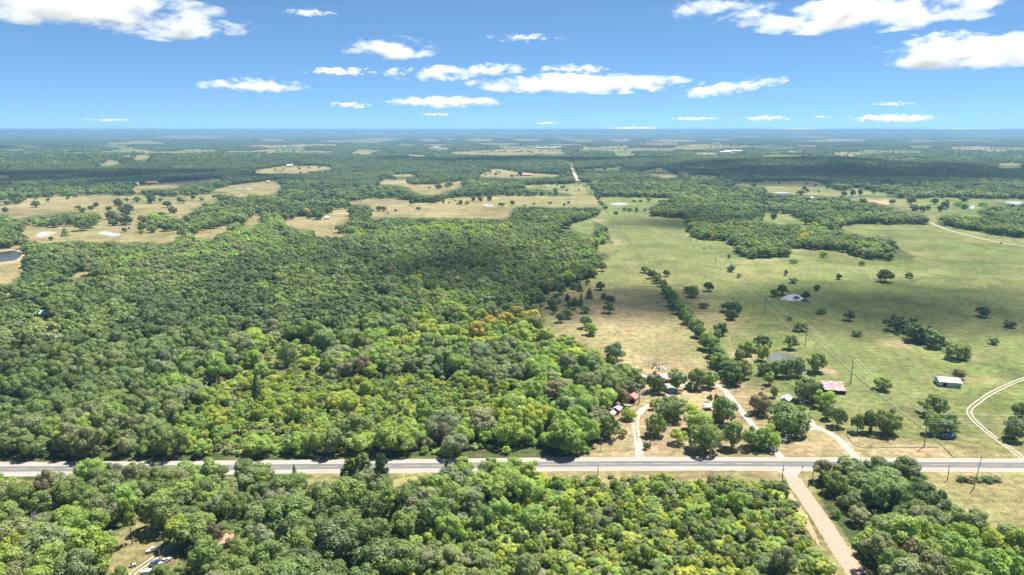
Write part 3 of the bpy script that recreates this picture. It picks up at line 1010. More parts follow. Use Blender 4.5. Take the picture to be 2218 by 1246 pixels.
for i in range(14): reg(('hi', i), merged('wood_form', FORMS['broad', i][2]))
for i in range(5): reg(('shrub', i), merged('shrub_form', FORMS['shrub', i][2]))
for i in range(3): reg(('pine', i), merged('pine_form', FORMS['pine', i][2]))
for i in range(2): reg(('cedar', i), merged('cedar_form', FORMS['cedar', i][2]))
for i in range(6): reg(('mid', i), merged('mid_form', two('mid', 600 + i, 'broad', 900, .042, 20)[2]))
for i in range(5): reg(('low', i), merged('low_form', two('low', 700 + i, 'broad', 300, .075, 12)[2]))


def patch_mesh(seed, trees, per, size, leaf):
    """a stand of far trees, 1 unit wide, height in the same unit"""
    rs = np.random.default_rng(seed)
    P, Q, S, V = [], [], [], []
    for k in range(trees):
        c = rs.uniform(-.5, .5, 2)
        r = rs.uniform(.8, 1.25) * size
        h = r * rs.uniform(1.1, 1.5)
        d = rs.normal(size=(per, 3)); d /= np.linalg.norm(d, axis=1)[:, None]
        d[:, 2] = np.abs(d[:, 2]) * 1.1 - .1
        P.append(np.stack([c[0] + d[:, 0] * r, c[1] + d[:, 1] * r, h * .45 + d[:, 2] * h * .55], 1))
        q = d + rs.normal(size=(per, 3)) * .3
        Q.append(q / np.linalg.norm(q, axis=1)[:, None])
        S.append(rs.uniform(.7, 1.3, per) * leaf * r)
        V.append(np.full(per, rs.uniform(.75, 1.2)) * rs.uniform(.88, 1.12, per))
    return leaf_mesh('stand', np.vstack(P), np.vstack(Q), np.concatenate(S), np.concatenate(V), M_LEAF, rs)


for i in range(5): reg(('stand', i), patch_mesh(800 + i, 11, 46, .16, .42))
for i in range(4): reg(('wood', i), patch_mesh(900 + i, 34, 14, .11, .7))

TINT = {
    'dark green': (0.110, 0.157, 0.063), 'green': (0.173, 0.232, 0.075), 'grey-green': (0.220, 0.250, 0.122),
    'bright green': (0.244, 0.337, 0.080), 'yellow-green': (0.323, 0.366, 0.069), 'golden': (0.412, 0.358, 0.085), 'olive-brown': (0.196, 0.167, 0.088)}
TN = list(TINT)


def jit_tint(c, a=.16):
    c = np.array(TINT[c])
    return tuple((c * random.uniform(1 - a, 1 + a) * np.array((random.uniform(.93, 1.08), 1, random.uniform(.85, 1.15)))).tolist())


# ------------------------------------------------------------------ scattering the woods
def lattice(d0, d1, s, half=43.0):
    a = math.radians(half)
    xm = d1 * math.sin(a)
    nx, ny = int(2 * xm / s) + 2, int((d1 - d0 * math.cos(a)) / s) + 2
    gx, gy = np.meshgrid(np.arange(nx), np.arange(ny))
    x = -xm + (gx + (gy % 2) * .5) * s + rng.uniform(-.42, .42, gx.shape) * s
    y = d0 * math.cos(a) + gy * s + rng.uniform(-.42, .42, gx.shape) * s
    x, y = x.ravel(), y.ravel()
    d = np.hypot(x, y)
    m = (d >= d0) & (d < d1) & (np.abs(np.arctan2(x, y)) < a)
    return x[m], y[m]


HWY = np.array([(p.x, p.y) for p in HW])
DRY = np.array([(p.x, p.y) for p in DR])


def near_path(x, y, path, r):
    m = np.zeros(len(x), bool)
    for i in range(len(path) - 1):
        a, b = path[i], path[i + 1]
        ab = b - a
        t = np.clip(((x - a[0]) * ab[0] + (y - a[1]) * ab[1]) / (ab @ ab + 1e-9), 0, 1)
        m |= np.hypot(x - a[0] - t * ab[0], y - a[1] - t * ab[1]) < r
    return m


def free(x, y, h, w_=0.0):
    """no field at the foot and none hidden behind the crown, as the photograph shows"""
    far_ = np.hypot(x, y) > 1500
    k = H / (H - np.minimum(h, 60) * np.where(far_, 1.05, .92))
    near = np.hypot(x, y) < 700
    ok = in_fields(x, y, .6) < 0
    for s_ in (-.32, .32):
        ok &= in_fields((x + s_ * w_) * k, y * k, .6) < 0
    km = H / (H - np.minimum(h, 60) * .5)
    ok &= in_fields(x * km, y * km, .6) < 0
    if near.any():
        n = np.where(near)[0]
        bad = near_path(x[n], y[n], HWY, 11.5) | near_path(x[n], y[n], DRY, 7.0)
        ok[n[bad]] = False
    return ok


def pick_tint(x, y, brush=None):
    """index of a leaf colour, in drifts as in the photograph"""
    n1 = .55 * fbm(x / 60, y / 60, 41, 3) + .45 * fbm(x / 190, y / 190, 47, 2)
    u = rng.random(len(x))
    px, py = px_of(x, y)
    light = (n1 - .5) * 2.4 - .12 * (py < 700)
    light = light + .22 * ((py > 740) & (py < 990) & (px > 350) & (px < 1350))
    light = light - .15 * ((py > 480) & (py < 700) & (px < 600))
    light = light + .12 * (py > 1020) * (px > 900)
    light = light - .3 * (py < 470) - .3 * (py < 400)  # farthest trees get darker leaf colours, painting in self-shadow their coarse forms lack
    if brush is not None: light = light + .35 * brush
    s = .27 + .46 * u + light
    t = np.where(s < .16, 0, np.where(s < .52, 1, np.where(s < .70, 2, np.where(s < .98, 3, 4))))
    gold = (rng.random(len(x)) < .0015) | ((rng.random(len(x)) < .22) & (px > 1010) & (px < 1230) & (py > 690) & (py < 755)) | ((rng.random(len(x)) < .06) & (px > 1160) & (px < 1280) & (py > 580) & (py < 625)) | ((rng.random(len(x)) < .03) & (px > 1500) & (px < 1800) & (py > 480) & (py < 560))
    t[gold] = np.where(rng.random(gold.sum()) < .6, 5, 4)
    brown = rng.random(len(x)) < .003
    t[brown] = 6
    return t


POOL = []           # near trees, any of which may become an object of its own
inst = {'x': [], 'y': [], 'z': [], 'pid': [], 'sx': [], 'sz': [], 'rot': [], 't': []}


def push(dst, x, y, z, pid, sx, sz, t):
    n = len(x)
    dst['x'].append(x); dst['y'].append(y); dst['z'].append(z)
    dst['pid'].append(np.broadcast_to(pid, n)); dst['sx'].append(np.broadcast_to(sx, n)); dst['sz'].append(np.broadcast_to(sz, n))
    dst['rot'].append(rng.random(n) * 6.283); dst['t'].append(t)


def tint_arr(t, a=.18):
    base = np.array([TINT[k] for k in TN])[t]
    return base * rng.uniform(1 - a, 1 + a, (len(t), 1)) * np.stack([rng.uniform(.92, 1.1, len(t)), np.ones(len(t)), rng.uniform(.85, 1.15, len(t))], 1)


# near woods
x, y = lattice(195, 600, 9.8)
w = rng.uniform(9, 15, len(x)) + 7 * rng.random(len(x)) ** 3 * (.85 + .3 * fbm(x / 50, y / 50, 77, 2))
h = np.clip(w * rng.uniform(.6, 1.25, len(x)), 7, 17.5)
px_, py_ = px_of(x, y)
h = np.where((py_ > 1015) & (py_ < 1085), np.minimum(h, 11.5), h)
br = np.zeros(len(x), bool)
for p in BRUSH: br |= pip(p, x, y)
keep = free(x, y, h, w) & ~(br & (rng.random(len(x)) < .86))
x, y, w, h, br = x[keep], y[keep], w[keep], h[keep], br[keep]
w = np.where(br, w * .7, w); h = np.where(br, h * .75, h)
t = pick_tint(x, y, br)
tc_ = tint_arr(t)
for i in range(len(x)):
    POOL.append(dict(x=x[i], y=y[i], w=w[i], h=h[i], t=int(t[i]), c=tuple(tc_[i].tolist()), kind='broad', f=int(rng.integers(14)), rot=rng.random() * 6.283, br=bool(br[i])))
# brush: shrubs and saplings
x, y = lattice(195, 480, 3.9)
br = np.zeros(len(x), bool)
for p in BRUSH: br |= pip(p, x, y)
hs = 1.5 + 5.5 * rng.random(len(x)) ** 1.6; ws = np.where(hs > 4.5, hs * rng.uniform(.55, .95, len(x)), hs * rng.uniform(1.0, 2.2, len(x)) + .8)
keep = br & free(x, y, hs) & (rng.random(len(x)) < .92)
x, y, hs, ws = x[keep], y[keep], hs[keep], ws[keep]
t = rng.choice([3, 4, 1, 2, 0], size=len(x), p=[.38, .34, .16, .08, .04])
tc_ = tint_arr(t, .25)
SHR = [dict(x=x[i], y=y[i], w=ws[i], h=hs[i], t=int(t[i]), c=tuple(tc_[i].tolist()), kind='shrub', f=int(rng.integers(5)), rot=rng.random() * 6.283, br=True) for i in range(len(x))]
# understorey between the trees
und = {k: [] for k in inst}
x, y = lattice(195, 700, 8.5)
hs = rng.uniform(2, 5, len(x))
keep = free(x, y, hs)
x, y, hs = x[keep], y[keep], hs[keep]
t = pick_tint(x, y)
push(und, x, y, np.zeros(len(x)), PID['shrub', 0] + rng.integers(0, 5, len(x)), rng.uniform(4, 8, len(x)), hs, tint_arr(t))
# middle distance
x, y = lattice(600, 1500, 10.6)
w = rng.uniform(10, 16, len(x)) + 7 * rng.random(len(x)) ** 3; h = np.clip(w * rng.uniform(.75, 1.05, len(x)), 7, 16)
keep = free(x, y, h, w)
px_, py_ = px_of(x, y)
keep &= ~((px_ < 820) & (py_ > 405) & (py_ < 525) & (fbm(x / 60, y / 60, 19, 3) > .42) & (rng.random(len(x)) < .55))
x, y, w, h = x[keep], y[keep], w[keep], h[keep]
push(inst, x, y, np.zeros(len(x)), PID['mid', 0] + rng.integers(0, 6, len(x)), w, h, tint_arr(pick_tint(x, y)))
far = {k: [] for k in inst}
x, y = lattice(1500, 3900, 14.5)
w = rng.uniform(13, 23, len(x)); h = np.clip(w * rng.uniform(.6, .85, len(x)), 8, 14)
keep = free(x, y, h, w)
px_, py_ = px_of(x, y)
keep &= ~((px_ < 820) & (py_ > 405) & (fbm(x / 60, y / 60, 19, 3) > .42) & (rng.random(len(x)) < .5))
keep &= ~((fbm(x / 150, y / 110, 23, 3) > .60) & (rng.random(len(x)) < .6))
x, y, w, h = x[keep], y[keep], w[keep], h[keep]
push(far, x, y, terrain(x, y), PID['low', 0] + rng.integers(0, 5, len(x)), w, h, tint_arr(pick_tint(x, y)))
x, y = lattice(1300, 9000, 42)            # trees dotted about the far fields
keep = (in_fields(x, y) >= 0) & (rng.random(len(x)) < .30 * np.clip((fbm(x / 120, y / 120, 61, 3) - .42) * 5, 0, 1)) & (y > 1500)
x, y = x[keep], y[keep]
w = rng.uniform(7, 17, len(x))
push(far, x, y, terrain(x, y), PID['low', 0] + rng.integers(0, 5, len(x)), w, w * rng.uniform(.6, .9, len(x)), tint_arr(np.minimum(pick_tint(x, y), 3)))
x, y = lattice(3900, 13000, 44)
keep = free(x, y, np.full(len(x), 10.0))
x, y = x[keep], y[keep]
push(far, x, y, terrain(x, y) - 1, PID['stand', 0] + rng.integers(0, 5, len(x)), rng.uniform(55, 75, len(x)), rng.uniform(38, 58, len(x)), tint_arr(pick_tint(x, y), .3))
x, y = lattice(13000, 58000, 330, 41)
keep = in_fields(x, y) < 0
x, y = x[keep], y[keep]
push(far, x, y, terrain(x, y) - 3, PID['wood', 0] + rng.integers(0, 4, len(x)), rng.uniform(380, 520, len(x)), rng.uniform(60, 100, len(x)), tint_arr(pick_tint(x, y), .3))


def gn_group():
    g = bpy.data.node_groups.new('plant_scatter', 'GeometryNodeTree')
    g.interface.new_socket('Geometry', in_out='INPUT', socket_type='NodeSocketGeometry')
    g.interface.new_socket('Geometry', in_out='OUTPUT', socket_type='NodeSocketGeometry')
    n, L = g.nodes, g.links
    gi, go = n.new('NodeGroupInput'), n.new('NodeGroupOutput')
    ci = n.new('GeometryNodeCollectionInfo')
    ci.inputs['Collection'].default_value = proto
    ci.inputs['Separate Children'].default_value = True
    ci.inputs['Reset Children'].default_value = True
    ip = n.new('GeometryNodeInstanceOnPoints')
    ip.inputs['Pick Instance'].default_value = True
    L.new(gi.outputs[0], ip.inputs['Points'])
    L.new(ci.outputs[0], ip.inputs['Instance'])
    for nm, typ, dst in (('pid', 'INT', 'Instance Index'), ('scl', 'FLOAT_VECTOR', 'Scale'), ('rot', 'FLOAT_VECTOR', 'Rotation')):
        a = n.new('GeometryNodeInputNamedAttribute')
        a.data_type = typ
        a.inputs['Name'].default_value = nm
        L.new(a.outputs[0], ip.inputs[dst])
    L.new(ip.outputs[0], go.inputs[0])
    return g


GG = gn_group()


def scatter_obj(name, d):
    c = {k: np.concatenate(v) for k, v in d.items()}
    n = len(c['x'])
    me = bpy.data.meshes.new(name)
    me.vertices.add(n)
    me.vertices.foreach_set('co', np.stack([c['x'], c['y'], c['z']], 1).astype(np.float32).ravel())
    a = me.attributes.new('pid', 'INT', 'POINT'); a.data.foreach_set('value', c['pid'].astype(np.int32))
    a = me.attributes.new('scl', 'FLOAT_VECTOR', 'POINT'); a.data.foreach_set('vector', np.stack([c['sx'], c['sx'], c['sz']], 1).astype(np.float32).ravel())
    a = me.attributes.new('rot', 'FLOAT_VECTOR', 'POINT'); a.data.foreach_set('vector', np.stack([0 * c['rot'], 0 * c['rot'], c['rot']], 1).astype(np.float32).ravel())
    a = me.attributes.new('tint', 'FLOAT_VECTOR', 'POINT'); a.data.foreach_set('vector', c['t'].astype(np.float32).ravel())
    o = add(name, me)
    md = o.modifiers.new('scatter', 'NODES')
    md.node_group = GG
    tag(o, kind='stuff')
    return o


# ------------------------------------------------------------------ single trees
def plant(name, kind, f, x, y, w, h, rot, tint, label, cat, group):
    trunk, crown, _ = FORMS[kind, f]
    e = empty(name, (x, y, 0.0), rot)
    e.scale = (w, w, h)
    a = add('trunk', trunk, e)
    b = add('branches' if kind == 'dead' else ('foliage' if kind == 'shrub' else 'crown'), crown, e)
    if kind != 'dead': b['tint'] = tint
    tag(e, label, cat, group)
    return e


LABELS = {}


def finish_labels(items, tail):
    """items: (object, description, place, px): number look-alikes of one place from left to right"""
    by = {}
    for o, d, pl, px in items: by.setdefault((d, pl), []).append((px, o))
    ordn = ['leftmost', 'second', 'third', 'fourth', 'fifth', 'sixth', 'seventh', 'eighth', 'ninth', 'tenth', 'eleventh', 'twelfth', 'thirteenth', 'fourteenth', 'fifteenth', 'sixteenth', 'seventeenth', 'eighteenth', 'nineteenth', 'twentieth', 'twenty-first', 'twenty-second']
    for (d, pl), l in by.items():
        l.sort(key=lambda q: q[0])
        for i, (px, o) in enumerate(l):
            s = f'{d} {pl}'
            if len(l) == 2: s += ', the left one' if i == 0 else ', the right one'
            elif len(l) > 2:
                s += ', leftmost' if i == 0 else (', rightmost' if i == len(l) - 1 else f', {ordn[min(i, 21)]} from left')
            o['label'] = s


def place_of(px, py):
    if py > 1012:
        row = 'beside the highway' if py < 1085 else ('in the near woods' if py < 1180 else 'at the bottom edge')
        col = ('at far left', 'left of the clearing', 'by the parked cars', 'right of the parked cars', 'left of the tall pines', 'below the tall pines',
               'right of the tall pines', 'in the centre thicket', 'left of the dirt road', 'near the dirt road', 'right of the dirt road', 'at far right')
        k = int(np.searchsorted([110, 215, 400, 560, 700, 860, 1030, 1230, 1480, 1700, 1960], px))
        return f'{row} {col[k]}'
    row = 'behind the highway' if py > 945 else ('in the front wood' if py > 880 else ('in the mid wood' if py > 800 else 'deep in the wood'))
    col = ('at far left', 'left of the brushy clearing', 'by the brushy clearing', 'right of the brushy clearing', 'left of the red sheds', 'near the red sheds')
    k = int(np.searchsorted([190, 420, 760, 1020, 1230], px))
    return f'{row} {col[k]}'


def size_word(w, h):
    r = h / w
    if w > 15: return 'broad'
    if r > 1.02: return 'tall'
    if w < 9.5: return 'small'
    return 'round'


def split_pool(pool, limit):
    for q in pool:
        a, b = px_of(q['x'], q['y'], q['h'] * .55)
        q['px'], q['py'] = float(a), float(b)
        q['bx'], q['by'] = [float(v) for v in px_of(q['x'], q['y'])]
        q['size'] = q['w'] * q['h'] / math.hypot(q['x'], q['y']) ** 2
        q['seen'] = -20 < q['px'] < 2238 and q['py'] < 1262
    vis = sorted([q for q in pool if q['seen']], key=lambda q: -q['size'])
    return vis[:limit], vis[limit:] + [q for q in pool if not q['seen']]


def rest(dst, pool, key):
    if not pool: return
    g = lambda k: np.array([q[k] for q in pool])
    push(dst, g('x'), g('y'), np.zeros(len(pool)), PID[key, 0] + g('f'), g('w'), g('h'), np.array([q['c'] for q in pool]))


one, other = split_pool(POOL, 290)
items = []
for q in one:
    o = plant('broadleaf_tree', 'broad', q['f'], q['x'], q['y'], q['w'], q['h'], q['rot'], q['c'], 'x', 'tree', 'broadleaf trees in the near woods')
    items.append((o, f"{size_word(q['w'], q['h'])} {TN[q['t']]} tree", place_of(q['bx'], q['by']), q['bx']))
finish_labels(items, '')
rest(inst, other, 'hi')
one, other = split_pool(SHR, 290)
items = []
for q in one:
    o = plant('shrub', 'shrub', q['f'], q['x'], q['y'], q['w'], q['h'], q['rot'], q['c'], 'x', 'shrub', 'shrubs in the near thicket')
    items.append((o, f"{'low' if q['h'] < 3 else ('tall' if q['h'] > 4.2 else 'bushy')} {TN[q['t']]} shrub", place_of(q['bx'], q['by']), q['bx']))
finish_labels(items, '')
rest(und, other, 'shrub')

# lone and named trees: zoom origin, zoom factor, then (x, foot, top, width, colour, kind) in that zoom
Z1 = (1200, 740, 4.265); Z2 = (1560, 640, 3.368); Z6 = (1100, 400, 3.461); Z7 = (1640, 400, 3.462); ZL = (0, 360, 5.545); ZC = (760, 290, 5.545); ZR = (1818, 290, 5.545); ZS = (1460, 290, 5.545)
ZB = (0, 960, 3.96); ZM = (560, 960, 3.96)
G, DG, BG, YG, GG_, GO, OB = 'green', 'dark green', 'bright green', 'yellow-green', 'grey-green', 'golden', 'olive-brown'
LONE = []


def lone(zm, place, rows):
    for r in rows:
        x, yb, yt, w, c = r[:5]
        LONE.append((zm[0] + x / zm[2], zm[1] + yb / zm[2], zm[1] + yt / zm[2], w / zm[2], c, r[5] if len(r) > 5 else 'broad', place))


lone(Z1, 'in the homestead yard', [
    (560, 172, 15, 200, DG), (535, 215, 130, 80, G), (930, 470, 280, 180, DG), (1000, 492, 385, 95, DG, 'shrub'), (1130, 450, 255, 190, G), (1320, 440, 245, 180, G), (1440, 430, 265, 150, BG), (1245, 440, 375, 80, G, 'shrub'),
    (1080, 712, 495, 310, G), (912, 632, 540, 70, YG), (690, 725, 620, 150, YG), (935, 870, 670, 200, G), (845, 1000, 920, 56, DG, 'shrub'), (878, 980, 920, 54, G, 'shrub'), (1150, 945, 790, 160, YG, 'shrub'),
    (1330, 835, 650, 290, BG), (1385, 1015, 750, 320, G), (1562, 750, 505, 270, G), (1520, 745, 660, 100, BG, 'shrub'), (1640, 980, 725, 220, G), (1840, 990, 790, 220, G), (1985, 990, 775, 220, BG), (1440, 568, 490, 60, G), (1497, 568, 490, 55, DG),
    (1275, 645, 592, 130, YG, 'shrub'), (785, 575, 430, 140, GG_, 'dead'), (632, 885, 800, 90, G, 'shrub'), (510, 905, 680, 200, G), (340, 962, 730, 170, BG), (150, 1040, 760, 240, BG), (430, 655, 415, 300, BG), (625, 600, 405, 190, OB), (380, 640, 560, 170, GG_, 'shrub'),
    (700, 400, 240, 210, BG), (600, 330, 210, 180, G), (790, 415, 320, 100, G)])
lone(Z2, 'around the neighbouring farm', [
    (300, 412, 290, 140, DG), (190, 440, 335, 120, G), (305, 478, 355, 100, YG), (140, 470, 390, 90, GG_), (160, 602, 465, 140, G), (352, 657, 560, 80, BG), (695, 562, 415, 150, G), (400, 590, 470, 140, G), (320, 582, 490, 110, DG), (480, 600, 460, 120, G), (565, 592, 450, 110, G),
    (512, 396, 290, 110, G), (1182, 692, 595, 130, BG), (1735, 612, 535, 95, OB), (1550, 870, 720, 210, G), (1535, 1010, 840, 110, BG), (1645, 1012, 860, 190, G), (2190, 905, 780, 130, G), (2140, 1052, 885, 180, G), (640, 772, 600, 200, DG), (750, 822, 690, 160, BG), (500, 1000, 785, 330, G),
    (290, 867, 710, 170, OB), (785, 905, 775, 100, GG_), (855, 962, 815, 130, G), (1000, 1002, 865, 105, G), (1095, 1005, 840, 125, DG), (1215, 1012, 825, 190, G), (392, 748, 660, 60, G), (100, 150, 40, 110, DG), (80, 180, 105, 80, DG), (20, 295, 200, 70, DG), (590, 262, 170, 110, YG, 'shrub')])
lone(Z6, 'on the long mown strip', [
    (300, 822, 745, 60, G), (345, 778, 705, 60, DG), (252, 790, 720, 70, DG), (402, 826, 740, 75, G), (330, 928, 845, 85, G), (350, 970, 905, 55, DG), (357, 862, 825, 45, DG), (450, 905, 820, 50, DG), (462, 932, 865, 52, G), (503, 938, 850, 55, DG), (548, 916, 815, 38, DG, 'cedar'),
    (610, 858, 775, 55, DG, 'cedar'), (582, 966, 905, 80, BG), (390, 892, 860, 32, OB, 'shrub'), (393, 1037, 965, 72, DG), (447, 1007, 935, 95, G), (583, 1080, 980, 100, G), (623, 1132, 1040, 110, BG), (692, 792, 730, 72, DG), (718, 862, 815, 50, DG), (766, 890, 830, 80, DG), (760, 966, 890, 92, DG),
    (597, 756, 710, 40, DG), (640, 697, 640, 75, G), (712, 652, 585, 62, G), (690, 607, 560, 55, BG), (540, 802, 740, 50, DG, 'cedar'), (500, 785, 735, 80, G)])
lone(Z6, 'in the pasture beyond the fence row', [
    (1190, 692, 640, 58, DG), (1505, 802, 732, 82, DG), (1388, 846, 755, 95, BG), (1340, 815, 765, 60, G), (1467, 926, 880, 76, DG, 'shrub'), (1652, 957, 875, 112, DG), (1677, 1012, 940, 80, DG), (1590, 1125, 1035, 100, G), (1572, 1157, 1085, 65, G), (1670, 657, 605, 62, DG), (1730, 702, 665, 45, GG_, 'shrub'), (1658, 557, 520, 26, G), (1470, 488, 470, 16, DG, 'shrub'),
    (810, 227, 200, 40, DG), (872, 207, 170, 32, G), (910, 209, 178, 50, DG), (965, 211, 170, 34, G), (1028, 209, 180, 26, OB), (1106, 240, 210, 24, G), (1292, 250, 200, 42, DG), (1340, 252, 205, 36, DG), (1418, 257, 200, 50, DG), (1055, 132, 92, 42, BG), (993, 135, 115, 36, DG), (948, 135, 120, 36, DG, 'shrub'), (1140, 132, 116, 30, DG, 'shrub'), (1175, 132, 116, 34, DG, 'shrub')])
lone(Z7, 'in the wide right-hand pasture', [
    (500, 548, 495, 65, BG, 'shrub'), (275, 592, 557, 60, G, 'shrub'), (785, 609, 570, 50, G, 'shrub'), (215, 684, 640, 34, G), (268, 741, 695, 70, G, 'shrub'), (447, 798, 750, 50, DG), (614, 714, 668, 52, DG), (955, 732, 640, 125, DG), (1137, 703, 657, 60, DG, 'shrub'), (190, 832, 750, 90, DG), (132, 840, 780, 70, G), (362, 870, 803, 70, DG),
    (293, 869, 833, 42, G, 'shrub'), (482, 972, 925, 82, DG, 'shrub'), (692, 1023, 945, 84, DG), (242, 1021, 988, 36, DG, 'shrub'), (750, 1140, 1090, 76, G, 'shrub'), (1685, 993, 905, 105, DG, 'shrub'), (1890, 1073, 1010, 92, DG, 'shrub'), (1770, 1200, 1145, 74, DG, 'shrub'), (125, 263, 212, 46, G), (210, 542, 475, 100, G)])
lone(ZL, 'in the dry fields at far left', [
    (430, 502, 415, 112, DG), (68, 556, 495, 74, DG), (945, 522, 475, 80, DG), (1100, 532, 475, 84, DG), (1155, 492, 435, 72, DG), (990, 562, 500, 84, G), (1305, 542, 480, 76, DG), (1425, 486, 390, 112, DG), (1525, 432, 385, 60, DG), (1640, 437, 365, 110, G), (1820, 452, 340, 120, DG), (1932, 432, 385, 60, DG), (2010, 506, 420, 104, DG), (2160, 442, 375, 74, DG),
    (2080, 572, 485, 110, DG), (1945, 617, 550, 90, DG), (785, 846, 740, 88, G, 'cedar'), (612, 902, 850, 56, DG), (650, 742, 630, 160, DG), (985, 782, 660, 180, DG), (1100, 748, 655, 130, DG), (1345, 642, 540, 150, DG), (1360, 722, 640, 120, DG), (1500, 712, 580, 190, DG), (1520, 582, 450, 180, DG), (1500, 797, 740, 64, DG), (1550, 771, 735, 30, DG),
    (1698, 818, 765, 56, BG), (1720, 792, 670, 124, G), (1830, 802, 700, 120, G), (1990, 782, 700, 104, G), (430, 405, 380, 40, G, 'shrub'), (600, 385, 362, 40, G, 'shrub'), (740, 372, 335, 40, G), (840, 368, 328, 110, G, 'shrub')])
lone(ZC, 'in the tan fields at centre', [
    (1470, 812, 740, 60, DG), (1555, 824, 755, 72, DG), (1665, 812, 740, 62, DG), (1320, 852, 795, 52, DG), (1395, 852, 805, 64, BG), (1285, 857, 825, 30, OB, 'shrub'), (1182, 847, 820, 26, G), (1112, 842, 790, 34, G), (1258, 820, 792, 18, G), (538, 942, 905, 38, DG, 'shrub'), (400, 937, 870, 90, G), (335, 937, 865, 80, G), (448, 968, 942, 24, G, 'shrub'),
    (1055, 667, 610, 100, DG), (1180, 642, 590, 98, DG), (942, 662, 635, 40, DG, 'shrub'), (812, 917, 898, 70, DG, 'shrub'), (2030, 512, 435, 60, DG)])
lone((1100, 290, 5.545), 'in the pasture by the section line', [(340, 640, 625, 14, DG, 'shrub'), (393, 635, 622, 14, DG, 'shrub'), (410, 646, 626, 18, DG, 'shrub'), (447, 655, 635, 18, DG, 'shrub'), (520, 622, 608, 14, DG, 'shrub'), (676, 624, 605, 20, DG, 'shrub'), (707, 645, 628, 16, DG, 'shrub'),
                                                   (727, 665, 650, 16, DG, 'shrub'), (812, 634, 614, 18, DG, 'shrub'), (836, 636, 618, 16, DG, 'shrub'), (852, 690, 655, 18, DG), (918, 630, 615, 12, DG, 'shrub'), (575, 735, 640, 70, BG), (1055, 770, 735, 40, DG), (1080, 800, 768, 40, DG)])
lone(ZR, 'in the far meadow at right', [(855, 852, 740, 116, G), (1140, 852, 775, 104, DG), (1210, 937, 850, 72, DG), (1270, 912, 790, 104, G), (905, 932, 850, 120, DG), (1005, 947, 860, 84, G), (1065, 922, 855, 52, DG), (635, 852, 790, 84, DG), (1500, 907, 850, 86, DG), (1440, 880, 830, 130, BG, 'shrub'), (1720, 880, 835, 110, BG, 'shrub'), (55, 762, 690, 74, DG), (157, 762, 670, 70, DG), (250, 747, 660, 60, DG),
                               (415, 722, 655, 90, DG), (510, 722, 660, 60, DG), (680, 722, 650, 104, DG), (1495, 817, 755, 116, DG)])
lone(ZS, 'in the green field far right', [(775, 607, 565, 70, G), (1843, 672, 610, 66, DG), (1598, 707, 660, 56, DG), (720, 782, 735, 82, BG), (800, 782, 715, 66, BG), (1000, 767, 700, 72, G), (870, 797, 750, 50, DG), (1465, 782, 730, 46, G), (1520, 742, 680, 112, DG), (1150, 765, 715, 90, G), (955, 645, 595, 70, DG), (1195, 1030, 945, 76, BG)])
lone((0, 0, 1.0), 'on the verge hedge at lower right', [(2080 + 19 * k, 1043 + (k % 2), 1038 + (k * 3 % 4), 20 + (k * 5 % 9), (DG, OB, G)[k % 3], 'shrub') for k in range(5)])
lone(ZB, 'by the clearing at lower left', [(1135, 870, 490, 160, BG, 'pine'), (320, 760, 640, 110, G, 'dead'), (1855, 880, 690, 170, OB), (400, 520, 235, 180, OB), (1560, 880, 640, 300, YG), (790, 360, 125, 260, BG)])
lone(ZM, 'along the near side of the highway', [(1072, 395, 90, 130, DG, 'pine'), (1040, 390, 110, 130, G, 'pine'), (900, 380, 95, 240, G, 'pine'), (800, 360, 130, 170, G, 'pine'), (1620, 345, 150, 66, DG, 'pine'), (728, 740, 385, 170, BG, 'pine'), (612, 760, 490, 110, G, 'pine'), (500, 740, 530, 150, G, 'pine'), (1110, 700, 390, 190, BG, 'pine'), (1250, 700, 380, 170, BG, 'pine'),
                               (600, 500, 410, 100, GG_, 'dead'), (1650, 720, 480, 150, GG_, 'dead'), (1590, 600, 455, 120, GG_, 'dead'), (250, 1010, 660, 270, GG_, 'pine'), (1080, 1090, 850, 170, YG), (1690, 640, 480, 100, YG), (310, 300, 180, 50, G, 'cedar'), (1695, 220, 135, 60, DG, 'cedar')])
lone((0, 500, 2.493), 'in the left woods', [(385, 405, 350, 110, GG_, 'dead'), (1180, 745, 650, 90, GG_, 'dead'), (1080, 900, 830, 110, GG_, 'dead'), (480, 700, 690, 60, GG_, 'dead'), (1390, 920, 770, 60, DG, 'cedar')])
lone((500, 600, 3.114), 'in the brushy clearing', [(175, 850, 650, 50, DG, 'cedar'), (845, 945, 835, 36, G, 'cedar'), (400, 1150, 1050, 110, GG_, 'dead'), (1880, 720, 640, 90, GG_, 'dead'), (390, 605, 440, 120, G), (180, 650, 515, 60, G, 'cedar')])

lone((0, 0, 1.0), 'in the fence row', [(1397, 592, 577, 21, G), (1411, 604, 584, 21, DG), (1423, 609, 590, 21, DG), (1422, 615, 597, 21, G), (1434, 622, 606, 24, G), (1443, 637, 617, 25, BG), (1449, 646, 624, 28, BG), (1459, 648, 632, 21, BG), (1457, 664, 639, 28, G), (1466, 671, 646, 28, BG), (1475, 680, 653, 33, G), (1486, 687, 665, 33, G), (1489, 691, 667, 31, G), (1489, 702, 676, 31, G), (1503, 710, 689, 29, BG), (1511, 716, 692, 27, G), (1513, 731, 703, 30, G), (1516, 733, 708, 28, DG), (1531, 743, 719, 38, G), (1529, 757, 720, 34, BG), (1542, 761, 728, 39, G), (1545, 774, 740, 36, DG), (1555, 778, 750, 35, G), (1550, 786, 754, 32, DG), (1557, 797, 763, 43, G), (1569, 802, 771, 42, G), (1580, 811, 779, 43, G), (1576, 819, 783, 48, G), (1584, 829, 790, 35, DG), (1590, 836, 798, 39, DG)])
lone((0, 0, 1.0), 'along the far section line', [(1311, 456, 446, 12, DG), (1303, 447, 437, 12, G), (1297, 433, 424, 10, DG), (1290, 424, 416, 9, G), (1282, 413, 406, 8, DG), (1272, 405, 399, 7, G)])
